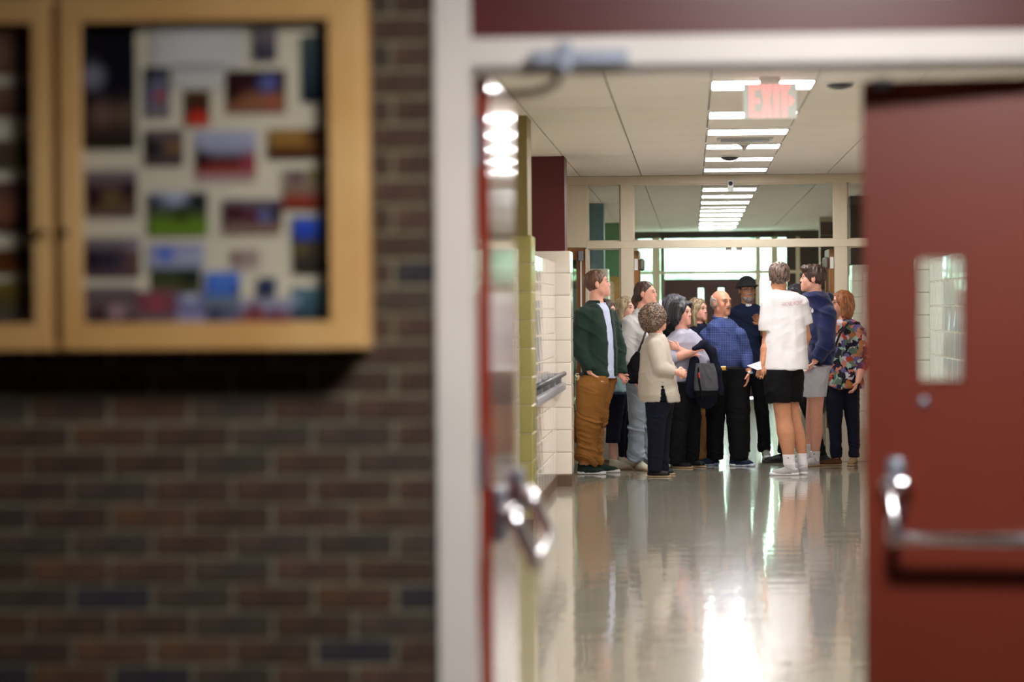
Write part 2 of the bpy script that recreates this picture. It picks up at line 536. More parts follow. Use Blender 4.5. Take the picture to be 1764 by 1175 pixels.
for (y, mk, lb) in lights:
    L = empty('ceiling_light', (0.432, y, CEIL))
    tag(L, lb, 'ceiling light', 'square light panels in the ceiling')
    hw = 0.295
    sbox('diffuser', M[mk], -hw, hw, -0.29, 0.29, -0.004, 0.004, L)
    f = B()
    f.box(-hw - 0.014, -hw, -0.305, 0.305, -0.012, 0.006); f.box(hw, hw + 0.014, -0.305, 0.305, -0.012, 0.006)
    f.box(-hw, hw, -0.305, -0.29, -0.009, 0.006); f.box(-hw, hw, 0.29, 0.305, -0.009, 0.006)
    f.obj('frame', M['vent'], L)
    strip_edges.append(y)
# filler panels of the light strip
def strip(y0, y1):
    ys = sorted(y for y in strip_edges if y0 < y < y1)
    a = y0
    for y in ys + [None]:
        e = (y - 0.306) if y else y1
        if e - a > 0.02:
            sbox('ceiling_panel', M['ceiling'], LX0 + G, LX1 - G, a + 0.002, e - 0.002, CEIL, CEIL + 0.011, ceiling)
        if y: a = y + 0.306
strip(YD + 0.16, YF); strip(YF + 0.1, 48.0)

# ------------------------------------------------------------------ corridor walls
LWX, RWX = px_x(957, 24.2), px_x(1601, 24.2)      # tiled wall faces
XOUTL, XOUTR = -1.72, 2.6
TILE_H = 1.955
BASE = 0.10
CB = 0.195
# outer walls (set back above the tiled lower wall)
for nm, x0, x1 in (('wall_left', XOUTL - 0.1, XOUTL), ('wall_right', XOUTR, XOUTR + 0.1)):
    sbox(nm, M['cream_wall'], x0, x1, YD + 0.16, YF, 0, CEIL, kind='structure')
    sbox(nm, M['cream_wall'], x0, x1, YF, 48.0, 0, CEIL, kind='structure')
# near end of the corridor walls
sbox('wall_front', M['cream_wall'], XOUTL, FX0, YD + 0.16, YD + 0.2, 0, CEIL, kind='structure')
sbox('wall_front', M['cream_wall'], RX1 + 0.09, XOUTR, YD + 0.16, YD + 0.2, 0, CEIL, kind='structure')

def pilaster(side, Y, depth, upper, blockmat, wx, ex_low, ex_up, courses=10, basem='base', label=None):
    """side -1 left, +1 right; returns structure root"""
    out = XOUTL if side < 0 else XOUTR
    a0, a1 = sorted((out, ex_up))
    root = sbox('pilaster', upper, a0, a1, Y, Y + depth, BASE + courses * CB, CEIL, kind='structure')
    tag(root, label)
    c0, c1 = sorted((out, ex_low - side * -0.006 if side < 0 else ex_low + 0.006))
    sbox('core', M['joint'], c0, c1, Y + 0.006, Y + depth - 0.006, 0, BASE + courses * CB - 0.004, root)
    W = 0.41
    b0, b1 = (ex_low - W, ex_low) if side < 0 else (ex_low, ex_low + W)
    me = block_mesh(W, depth, CB - 0.005, 0.006, blockmat)
    for k in range(courses):
        link('block', me, None, root, ((b0 + b1) / 2, Y + depth / 2, BASE + (k + .5) * CB))
    if basem:
        sbox('base', M[basem], min(b0, b1), max(b0, b1) + (0.0), Y - 0.004, Y + depth + 0.004, 0, BASE - 0.003, root)
        
    return root

PLX = px_x(983, 24.2)
PLU = px_x(974, 24.2)
pilaster(-1, 24.2, 0.5, M['maroon'], M['glaze'], LWX, PLX, PLU, label='cream block pilaster with a dark red upper face')
NLX, NLU = px_x(916, 19.1), px_x(910, 19.1)
pilaster(-1, 19.1, 0.5, M['olive'], M['olive_block'], LWX, NLX, NLU, label='olive green block pilaster left of the group')
PRX = px_x(1577, 24.2)
pilaster(1, 24.2, 0.5, M['maroon'], M['glaze'], RWX, PRX, PRX + 0.03, label='cream block pilaster seen through the door lite')
pilaster(1, 19.1, 0.5, M['olive'], M['olive_block'], RWX, PRX, PRX + 0.03, label='olive block pilaster hidden behind the red door')
# vestibule pilasters
pilaster(-1, 35.0, 0.5, M['teal'], M['glaze'], LWX, px_x(1048, 35) , px_x(1041, 35), label='teal topped pilaster behind the left sidelight')
pilaster(-1, 42.9, 0.5, M['green'], M['gold'], LWX, px_x(1072, 42.9), px_x(1068, 42.9), label='green topped pilaster far behind the left sidelight')
pilaster(1, 33.5, 0.5, M['dark_wall'], M['glaze'], RWX, px_x(1468, 33.5), px_x(1466, 33.5), label='dark topped pilaster behind the right sidelight')

def block_wall(name, xf, side, y0, y1, mkey, h=TILE_H, rows_full=9, singles=True, blen=0.405):
    """tiled lower wall; front face at x = xf, facing the corridor"""
    out = XOUTL if side < 0 else XOUTR
    a0, a1 = sorted((out, xf + side * 0.006))
    root = sbox(name, M['joint'], a0, a1, y0, y1, 0, h - 0.003, kind='structure')
    n = int(round((y1 - y0) / blen)); L = (y1 - y0) / n
    ch = (h - BASE) / rows_full
    if singles:
        me = block_mesh(0.05, L - 0.005, ch - 0.005, 0.006, M[mkey])
        for r in range(rows_full):
            for k in range(n + (r % 2)):
                y = y0 + (k + 0.5 - 0.5 * (r % 2)) * L
                if r % 2 and (k == 0 or k == n):
                    yy = y0 + L / 4 if k == 0 else y1 - L / 4
                    o = link('block', me, None, root, (xf + side * 0.025, yy, BASE + (r + .5) * ch)); o.scale = (1, 0.49, 1)
                else:
                    link('block', me, None, root, (xf + side * 0.025, y, BASE + (r + .5) * ch))
    else:
        bb = B()
        for r in range(rows_full):
            for k in range(n):
                bb.box(min(xf, xf + side * .05), max(xf, xf + side * .05), y0 + k * L + .0025, y0 + (k + 1) * L - .0025, BASE + r * ch + .0025, BASE + (r + 1) * ch - .0025)
        tag(bb.obj('block', M[mkey], root), kind='stuff')
    return root
block_wall('wall_left', LWX, -1, 19.6, 24.2, 'glaze_wall')
block_wall('wall_right', RWX, 1, 19.6, 24.2, 'glaze_wall')
for (nm, xf, sd) in (('wall_left', LWX, -1), ('wall_right', RWX, 1)):
    block_wall(nm, xf, sd, YD + 0.2, 19.1, 'glaze_wall', singles=False, blen=0.8)
    block_wall(nm, xf, sd, 24.7, YF, 'glaze_wall', singles=False, blen=0.8)
    block_wall(nm, xf, sd, YF + 0.1, 33.5 if sd > 0 else 35.0, 'glaze_wall', singles=False, blen=0.8)
    block_wall(nm, xf, sd, 34.0 if sd > 0 else 35.5, 42.9 if sd < 0 else 41.0, 'glaze_wall', singles=False, blen=0.8)
for nm, x0, x1, y0, y1 in (('baseboard_left', LWX - 0.01, LWX + 0.006, YD + 0.2, 19.1), ('baseboard_left', LWX - 0.01, LWX + 0.006, 19.6, 24.2), ('baseboard_left', LWX - 0.01, LWX + 0.006, 24.7, YF),
                           ('baseboard_right', RWX - 0.006, RWX + 0.01, YD + 0.2, 19.1), ('baseboard_right', RWX - 0.006, RWX + 0.01, 19.6, 24.2), ('baseboard_right', RWX - 0.006, RWX + 0.01, 24.7, YF)):
    sbox(nm, M['base'], x0, x1, y0, y1, 0, 0.095, kind='structure')

# dark brick pier on the right near the end of the vestibule
pier = sbox('pilaster', M['joint'], px_x(1414, 41), XOUTR, 41.0, 41.5, 0, CEIL, kind='structure')
tag(pier, 'dark brick pier at the far right end of the vestibule')
me = block_mesh(0.39, 0.03, 0.19, 0.004, M['dbrick'])
x0 = px_x(1414, 41)
for r in range(14):
    for k in range(3):
        o = link('brick', me, None, pier, (x0 + 0.195 + k * 0.4 - (0.0 if r % 2 else 0.0), 40.99, 0.1 + r * 0.2))
# handrail on the left wall
hr = empty('handrail', (LWX, 19.7, 0.9))
tag(hr, 'double corridor handrail, dark upper tube over a grey rail, on the left tiled wall', 'handrail')
zt = px_z(642, 24.15) - 0.9
B().tube([(0.075, 0.0, zt), (0.075, 4.42, zt)], 0.022, 12).obj('upper_rail', M['rail_dark'], hr, True)
B().box(0.045, 0.09, 0.0, 4.42, zt - 0.14, zt - 0.075, 0.008, 2).obj('lower_rail', M['rail_grey'], hr, True)
for k in range(5):
    B().box(0.0, 0.06, 0.2 + k * 1.0, 0.24 + k * 1.0, zt - 0.13, zt + 0.01, 0.004).obj('bracket', M['rail_grey'], hr)

# ------------------------------------------------------------------ far glazed partition
part = empty('wall_far', (0, YF, 0))
tag(part, 'cream framed glazed partition with transoms above an open double doorway', kind='structure')
def fbox(name, px0, py0, px1, py1, m, y0=0.0, y1=0.1, bev=0.004, z0=None, z1=None, x0=None, x1=None, parent=part):
    ym = (py0 + py1) / 2.0; xm = (px0 + px1) / 2.0
    a = at(px0, min(ym, 560), YF).x if x0 is None else x0
    b_ = at(px1, min(ym, 560), YF).x if x1 is None else x1
    c = at(xm, py1, YF).z if z0 is None else z0
    d = at(xm, py0, YF).z if z1 is None else z1
    o = B().box(a, b_, y0, y1, c, d, bev).obj(name, m, parent)
    return o, (a, b_, c, d)
FFm = M['far_frame']
zTop = px_z(316, YF, 1264); zT0 = px_z(414, YF, 1264); zH = px_z(426.5, YF, 1264)
X = lambda px: at(px, 430, YF).x
fbox('head_rail', 0, 0, 0, 0, FFm, x0=XOUTL, x1=XOUTR, z0=zTop, z1=CEIL, y0=0.001, y1=0.099)
fbox('transom_rail', 0, 0, 0, 0, FFm, x0=X(1010), x1=XOUTR, z0=zH, z1=zT0, y0=-0.002, y1=0.102)
fbox('side_panel', 0, 0, 0, 0, FFm, x0=XOUTL, x1=X(1012.5), z0=px_z(426.5, YF, 1000), z1=zTop, y0=0.002, y1=0.098)
fbox('mullion', 0, 0, 0, 0, FFm, x0=X(1069), x1=X(1091.5), z0=0, z1=zTop + .01)
fbox('mullion', 0, 0, 0, 0, FFm, x0=X(1437.5), x1=X(1460), z0=0, z1=zTop + .01)
fbox('mullion', 0, 0, 0, 0, FFm, x0=X(1008), x1=X(1013.5), z0=0, z1=zH)
zp = px_z(740, YF, 1060)
fbox('lower_panel', 0, 0, 0, 0, FFm, x0=X(1013.5), x1=X(1069), z0=0, z1=zp, y0=0.02, y1=0.08)
fbox('lower_panel', 0, 0, 0, 0, FFm, x0=X(1460), x1=XOUTR, z0=0, z1=zp, y0=0.02, y1=0.08)
fbox('base_strip', 0, 0, 0, 0, M['base'], x0=X(1008), x1=X(1091), z0=0, z1=0.03, y0=-0.004, y1=0.0, bev=0)
for (a, b_, c, d) in ((X(1013), X(1069), zT0, zTop), (X(1091.5), X(1437.5), zT0, zTop), (X(1460), XOUTR, zT0, zTop),
                      (X(1013.5), X(1069), zp, zH), (X(1460), XOUTR, zp, zH)):
    B().box(a, b_, 0.047, 0.053, c, d).obj('pane', M['glass'], part)
    g = B(); t = 0.012
    g.box(a, a + t, 0.03, 0.07, c, d); g.box(b_ - t, b_, 0.03, 0.07, c, d); g.box(a, b_, 0.03, 0.07, c, c + t); g.box(a, b_, 0.03, 0.07, d - t, d)
    g.obj('glazing_bead', FFm, part)
# oak door closed in the partition at the far left
dz1 = px_z(427, YF, 1000)
od = empty('door_4', (X(1008), YF + 0.02, 0))
tag(od, 'oak door with a tall glass panel behind the man in the green fleece', kind='structure')
g = B(); W = X(1008) - XOUTL
g.box(-0.09, 0, 0, 0.045, 0.2, dz1); g.box(-W, -W + 0.09, 0, 0.045, 0.2, dz1); g.box(-W, 0, 0.001, 0.044, 0.2, 0.36); g.box(-W, 0, 0.001, 0.044, dz1 - 0.12, dz1)
g.obj('leaf', M['oak'], od)
M['glass_dark'] = glass('door_glass_dark', (0.45, 0.5, 0.42))
sbox('pane', M['glass_dark'], -W + .09, -.09, 0.018, 0.026, 0.36, dz1 - .12, od)
sbox('kick_panel', FFm, -W, 0, -0.004, 0.045, 0.012, 0.2, od)
B().tube([(-0.045, -0.02, 0.25), (-0.045, -0.02, dz1 - 0.12)], 0.008, 8).obj('vertical_rod', M['plastic'], od, True)
B().box(-0.07, -0.02, -0.035, 0, dz1 - 0.13, dz1 - 0.03, 0.006, 2).obj('rod_latch', M['hinge'], od)
# the open oak leaves of the double doorway
for nm, xx, sg, lb in (('door_5', X(1092), 1, 'oak door leaf folded back at the left of the far doorway'), ('door_6', X(1437), -1, 'oak door leaf folded back at the right of the far doorway')):
    o = empty(nm, (xx, YF + 0.1, 0)); tag(o, lb, kind='structure')
    a, b_ = sorted((0.0, sg * 0.045))
    g = B(); dh = zH - 0.02
    g.box(a, b_, 0, 0.12, 0.012, dh); g.box(a, b_, 0.83, 0.95, 0.012, dh); g.box(a, b_, 0.12, 0.83, 0.012, 0.3); g.box(a, b_, 0.12, 0.83, dh - 0.14, dh)
    g.obj('leaf', M['oak'], o)
    sbox('pane', M['glass'], sg * 0.02 - .003, sg * 0.02 + .003, 0.12, 0.83, 0.3, dh - 0.14, o)
    zz = px_z(455, YF)
    sbox('hinge_plate', M['plastic'], min(sg * 0.002, sg * 0.036), max(sg * 0.002, sg * 0.036), -0.006, 0.0, zz - 0.055, zz + 0.06, o)
    g = B(); g.box(min(sg * .045, sg * .1), max(sg * .045, sg * .1), 0.03, 0.3, dh - 0.2, dh - 0.08, 0.02, 2); g.obj('closer_box', M['closer_arm'], o)
# small fittings
def small(name, label, cat, X0, Y0, builder, loc):
    o = empty(name, loc); tag(o, label, cat); builder(o); return o
def dome(o):
    B().ball((0, 0, -0.012), 0.082, 0.082, 0.036, 16).obj('dome', M['camera_dark'], o, True)
    B().tube([(0, 0, 0.0), (0, 0, -0.014)], 0.09, 16).obj('mount_ring', M['plastic'], o, True)
small('ceiling_camera', 'dark dome on the ceiling under the fifth light panel', 'security camera', 0, 0, dome, (px_x(1259, 24.4), 24.4, CEIL))
small('ceiling_camera', 'dark dome on the ceiling right of the exit sign', 'security camera', 0, 0, dome, (px_x(1449, 16.6), 16.6, CEIL))
def spr(o):
    B().tube([(0, 0, 0), (0, 0, -0.02)], 0.05, 14).obj('plate', M['plastic'], o, True)
    B().tube([(0, 0, -0.02), (0, 0, -0.06)], [0.035, 0.008], 12).obj('nozzle', M['vent'], o, True)
small('sprinkler', 'small sprinkler head on the ceiling between two light panels', 'sprinkler', 0, 0, spr, (px_x(1284, 22.6), 22.6, CEIL))
def vent(o):
    B().box(-0.22, 0.22, -0.14, 0.14, -0.012, 0.0, 0.003).obj('frame', M['vent'], o)
    for k in range(5):
        B().box(-0.19, 0.19, -0.11 + k * .05, -0.09 + k * .05, -0.022, -0.010).obj('slat', M['rail_grey'], o)
small('ceiling_vent', 'grey slotted air vent in the ceiling light strip', 'ceiling vent', 0, 0, vent, (0.43, 22.0, CEIL))
def beacon(o):
    B().box(-0.03, 0.03, -0.05, 0, -0.055, 0.055, 0.006, 2).obj('housing', M['plastic'], o)
    B().ball((0, -0.05, 0.02), 0.022, 0.012, 0.022, 10).obj('lens', M['camera_dark'], o, True)
small('smoke_detector', 'small white detector on the head rail of the glazed partition', 'detector', 0, 0, beacon, (px_x(1260, YF), YF, px_z(320, YF, 1260)))
# magnetic door contacts under the transom rail
for px in (1256, 1274):
    o = B().box(-0.03, 0.03, -0.02, 0.02, -0.03, 0.0, 0.004).obj('door_contact', M['plastic']); o.location = (px_x(px, YF + .05), YF + 0.05, zH)
    tag(o, 'small white contact under the far transom rail, %s one' % ('left' if px < 1260 else 'right'), 'door sensor')

# exit sign
ex = empty('exit_sign', (px_x(1329, 16.2), 16.2, CEIL))
tag(ex, 'red lettered EXIT sign hanging from the corridor ceiling', 'exit sign')
B().box(-0.155, 0.155, -0.012, 0.012, -0.242, -0.035, 0.006, 2).obj('face_plate', M['exit_face'], ex)
B().box(-0.06, 0.06, -0.02, 0.02, -0.036, 0.0, 0.004).obj('mount', M['plastic'], ex)
def letters(parent, y, flip):
    h0, h1 = -0.232, -0.045
    tk = 0.024
    def bar(name_bm, x0, x1, z0, z1):
        name_bm.box(x0, x1, y - 0.003, y + 0.003, z0, z1)
    s = -1 if flip else 1
    defs = []
    g = B(); bar(g, -.118, -.118 + tk, h0, h1)
    for zc in (h1 - tk, (h0 + h1) / 2 - tk / 2, h0): bar(g, -.118 + tk, -.062, zc, zc + tk)
    defs.append(g)
    g = B()
    for sg in (1, -1):
        v = [(-.052 if sg > 0 else .012, h1), (-.052 + tk if sg > 0 else .012 - tk, h1), (.012 if sg > 0 else -.052, h0), (.012 - tk if sg > 0 else -.052 + tk, h0)]
        vs = [g.bm.verts.new((a, yy, b_)) for yy in (y - .003 + sg * .0003, y + .003) for (a, b_) in v]
        for f in ((0, 1, 2, 3), (7, 6, 5, 4), (0, 4, 5, 1), (1, 5, 6, 2), (2, 6, 7, 3), (3, 7, 4, 0)):
            g.bm.faces.new([vs[i] for i in f])
    defs.append(g)
    g = B(); bar(g, .024, .024 + tk, h0, h1); defs.append(g)
    g = B(); bar(g, .056, .112, h1 - tk, h1); bar(g, .084 - tk / 2, .084 + tk / 2, h0, h1 - tk); defs.append(g)
    g = B()
    zc = (h0 + h1) / 2
    v = [(.114, zc + .03), (.14, zc), (.114, zc - .03)]
    vs = [g.bm.verts.new((a, yy, b_)) for yy in (y - .003, y + .003) for (a, b_) in v]
    for f in ((0, 1, 2), (5, 4, 3), (0, 3, 4, 1), (1, 4, 5, 2), (2, 5, 3, 0)): g.bm.faces.new([vs[i] for i in f])
    defs.append(g)
    for g in defs:
        if flip: g.xform(Matrix.Rotation(PI, 4, 'Z'))
        g.obj('letter', M['exit_red'], parent)
letters(ex, -0.0135, False)
letters(ex, -0.0135, True)

# ------------------------------------------------------------------ end wall of the vestibule, daylight beyond
YE = 48.0
ew = empty('wall_end', (0, YE, 0))
tag(ew, 'far cream framed glass entrance with daylight behind', kind='structure')
E = lambda px: at(px, 470, YE).x
EZ = lambda py: at(1250, py, YE).z
def ebox(name, x0, x1, z0, z1, m, y0=0.0, y1=0.12):
    return B().box(x0, x1, y0, y1, z0, z1).obj(name, m, ew)
ebox('head_rail', XOUTL, XOUTR, EZ(410), CEIL, M['dark_wall'])
ebox('transom_rail', XOUTL, XOUTR, EZ(471.5), EZ(466.5), FFm, -.01, .13)
for (a, b_) in ((1124, 1137), (1302, 1310), (1329, 1340), (1371, 1378)):
    ebox('mullion', E(a), E(b_), 0, EZ(409), FFm, -.02, .14)
ebox('mullion', E(1138), E(1145), 0, EZ(409), M['closer_arm'])
ebox('lower_panel', E(1302), E(1345), 0, 0.9, M['dark_wall'])
ebox('side_wall', XOUTL, E(1100), 0, EZ(409), M['cream_wall'])
ebox('side_wall', E(1355), XOUTR, 0, EZ(409), M['dark_wall'])
for (a, b_, c, d) in ((1145, 1302, EZ(466), EZ(410)), (1100, 1124, 0.1, EZ(410)), (1310, 1329, 0.9, EZ(410)), (1340, 1355, 0.3, EZ(410)), (1145, 1302, EZ(480), EZ(471))):
    B().box(E(a), E(b_), .05, .056, c, d).obj('pane', M['glass'], ew)
dd = empty('door_7', (0, YE + 0.02, 0)); tag(dd, 'dark red entrance doors with narrow lites at the far end of the corridor', kind='structure')
xa, xb, xm = E(1145), E(1302), E(1224)
zd = EZ(480.5)
for (p, q, l0, l1) in ((xa, xm, E(1202.5), E(1212)), (xm, xb, E(1237), E(1247))):
    g = B()
    za, zb_ = 1.05, EZ(496)
    g.box(p, l0, 0, .05, 0.01, zd); g.box(l1, q, 0, .05, 0.01, zd); g.box(l0, l1, 0, .05, .01, za); g.box(l0, l1, 0, .05, zb_, zd)
    g.obj('leaf', M['maroon_dark'], dd)
    sbox('pane', M['glass'], l0, l1, .02, .026, za, zb_, dd)
tag(sbox('ground', M['ground'], -30, 30, 48.7, 90, -0.3, -0.05), kind='structure')
g = B()
for k in range(60):
    g.ball((R.uniform(-9, 10), R.uniform(70, 80), R.uniform(1.5, 5.0)), R.uniform(.8, 1.6), .8, R.uniform(.6, 1.2), 8)
tag(g.obj('tree_foliage', M['leafy']), 'pale green foliage outside, coloured as if blown out by daylight, behind the end windows', 'foliage', kind='stuff')

# ------------------------------------------------------------------ display cabinet on the brick wall
CY = YD - 0.15                  # front face of the cabinet doors
cab = empty('display_cabinet', (px_x(95, CY), YD, px_z(604, CY, 300)))
tag(cab, 'wall-hung pine display cabinet with glazed doors full of photographs', 'display cabinet')
CZ = cab.location.z; CX = cab.location.x
def cx(px): return at(px, 300, CY).x - CX
def cz(py): return at(300, py, CY).z - CZ
xl, xr = cx(-430), cx(629)
zt, z0_ = cz(-12), 0.0
yb = -0.004; yf = CY - YD
g = B()
g.box(xr - 0.022, xr, yf + 0.012, yb, z0_, zt, 0.003); g.box(xl, xl + 0.022, yf + 0.012, yb, z0_, zt, 0.003)
g.box(xl + .02, xr - .02, yf + 0.014, yb, z0_ + .001, z0_ + 0.022, 0.002); g.box(xl + .02, xr - .02, yf + 0.014, yb, zt - 0.022, zt - .001, 0.002)
g.obj('casing', M['wood'], cab)
sbox('back_panel', M['paper'], xl + .02, xr - .02, yf + .055, yf + .067, z0_ + .02, zt - .02, cab)
sbox('centre_divider', M['wood_dark'], cx(86), cx(104), yf + .012, yf + .056, z0_ + .02, zt - .02, cab)
doors = []
for (a, b_, g0, g1, kx) in ((cx(-426), cx(87), cx(-380), cx(55), cx(75)), (cx(103), cx(627), cx(140), cx(566), cx(113))):
    st = B()
    gz0, gz1 = cz(556), cz(36)
    st.box(a, g0, yf, yf + .018, .002, zt - .002, .003); st.box(g1, b_, yf, yf + .018, .002, zt - .002, .003)
    st.box(g0 - .001, g1 + .001, yf + .0005, yf + .0175, .002, gz0, .002); st.box(g0 - .001, g1 + .001, yf + .0005, yf + .0175, gz1, zt - .002, .002)
    dr = st.obj('door', M['wood'], cab)
    sbox('pane', M['glass_cabinet'], g0, g1, yf + .006, yf + .010, gz0, gz1, dr)
    B().ball((kx, yf - .012, cz(398)), .010, .012, .010, 12).obj('knob', M['knob'], dr, True)

# photographs inside the cabinet: flat prints painted as colour patches
pm = bpy.data.materials.new('photo_print'); pm.use_nodes = True
pb = pm.node_tree.nodes['Principled BSDF']; pb.inputs['Roughness'].default_value = 0.35
ca = pm.node_tree.nodes.new('ShaderNodeVertexColor'); ca.layer_name = 'Col'
pm.node_tree.links.new(ca.outputs['Color'], pb.inputs['Base Color'])
def photo(px0, py0, px1, py1, stops, spots, label, name='photograph', grp='photographs pinned inside the display cabinet', lift=0.0):
    D = CY + 0.05 - lift
    a = at(px0, py1, D); c = at(px1, py0, D)
    W_, H_ = c.x - a.x, c.z - a.z
    nx, nz = 20, 16
    vs = []; cols_ = []
    for j in range(nz + 1):
        v = j / nz
        for i in range(nx + 1):
            u = i / nx
            vs.append((u * W_, 0, v * H_))
            t = 1 - v
            cc = np.array(lin(stops[-1][1]))
            for q in range(len(stops) - 1):
                t0_, c0 = stops[q]; t1_, c1 = stops[q + 1]
                if t0_ <= t <= t1_:
                    f = (t - t0_) / max(1e-6, t1_ - t0_)
                    cc = np.array(lin(c0)) * (1 - f) + np.array(lin(c1)) * f
                    break
            for (su, sv, sr, sc_) in spots:
                dd_ = math.hypot((u - su) * W_ / max(W_, H_), ((1 - v) - sv) * H_ / max(W_, H_)) / sr
                f = max(0.0, min(1.0, 1.6 - 1.6 * dd_))
                cc = cc * (1 - f) + np.array(lin(sc_)) * f
            cols_.append(cc)
    n1 = nx + 1
    front = [(j * n1 + i, j * n1 + i + 1, (j + 1) * n1 + i + 1, (j + 1) * n1 + i) for j in range(nz) for i in range(nx)]
    base = len(vs)
    vs += [(0, .0015, 0), (W_, .0015, 0), (W_, .0015, H_), (0, .0015, H_)]
    cols_ += [np.array((.7, .7, .7))] * 4
    front.append((base + 3, base + 2, base + 1, base))
    bot = list(range(0, n1)); top_ = list(range(nz * n1, nz * n1 + n1))
    front.append(tuple([base, base + 1] + bot[::-1])); front.append(tuple(top_ + [base + 2, base + 3]))
    me = bpy.data.meshes.new('print')
    me.from_pydata(vs, [], front)
    at_ = me.color_attributes.new('Col', 'FLOAT_COLOR', 'POINT')
    at_.data.foreach_set('color', np.array([list(c_) + [1.0] for c_ in cols_], dtype=np.float32).ravel())
    me.materials.append(pm)
    o = link(name, me, None, None, (a.x, D, a.z))
    tag(o, label, 'photo' if name == 'photograph' else 'paper', grp)
    return o
K = (18, 14, 20); 
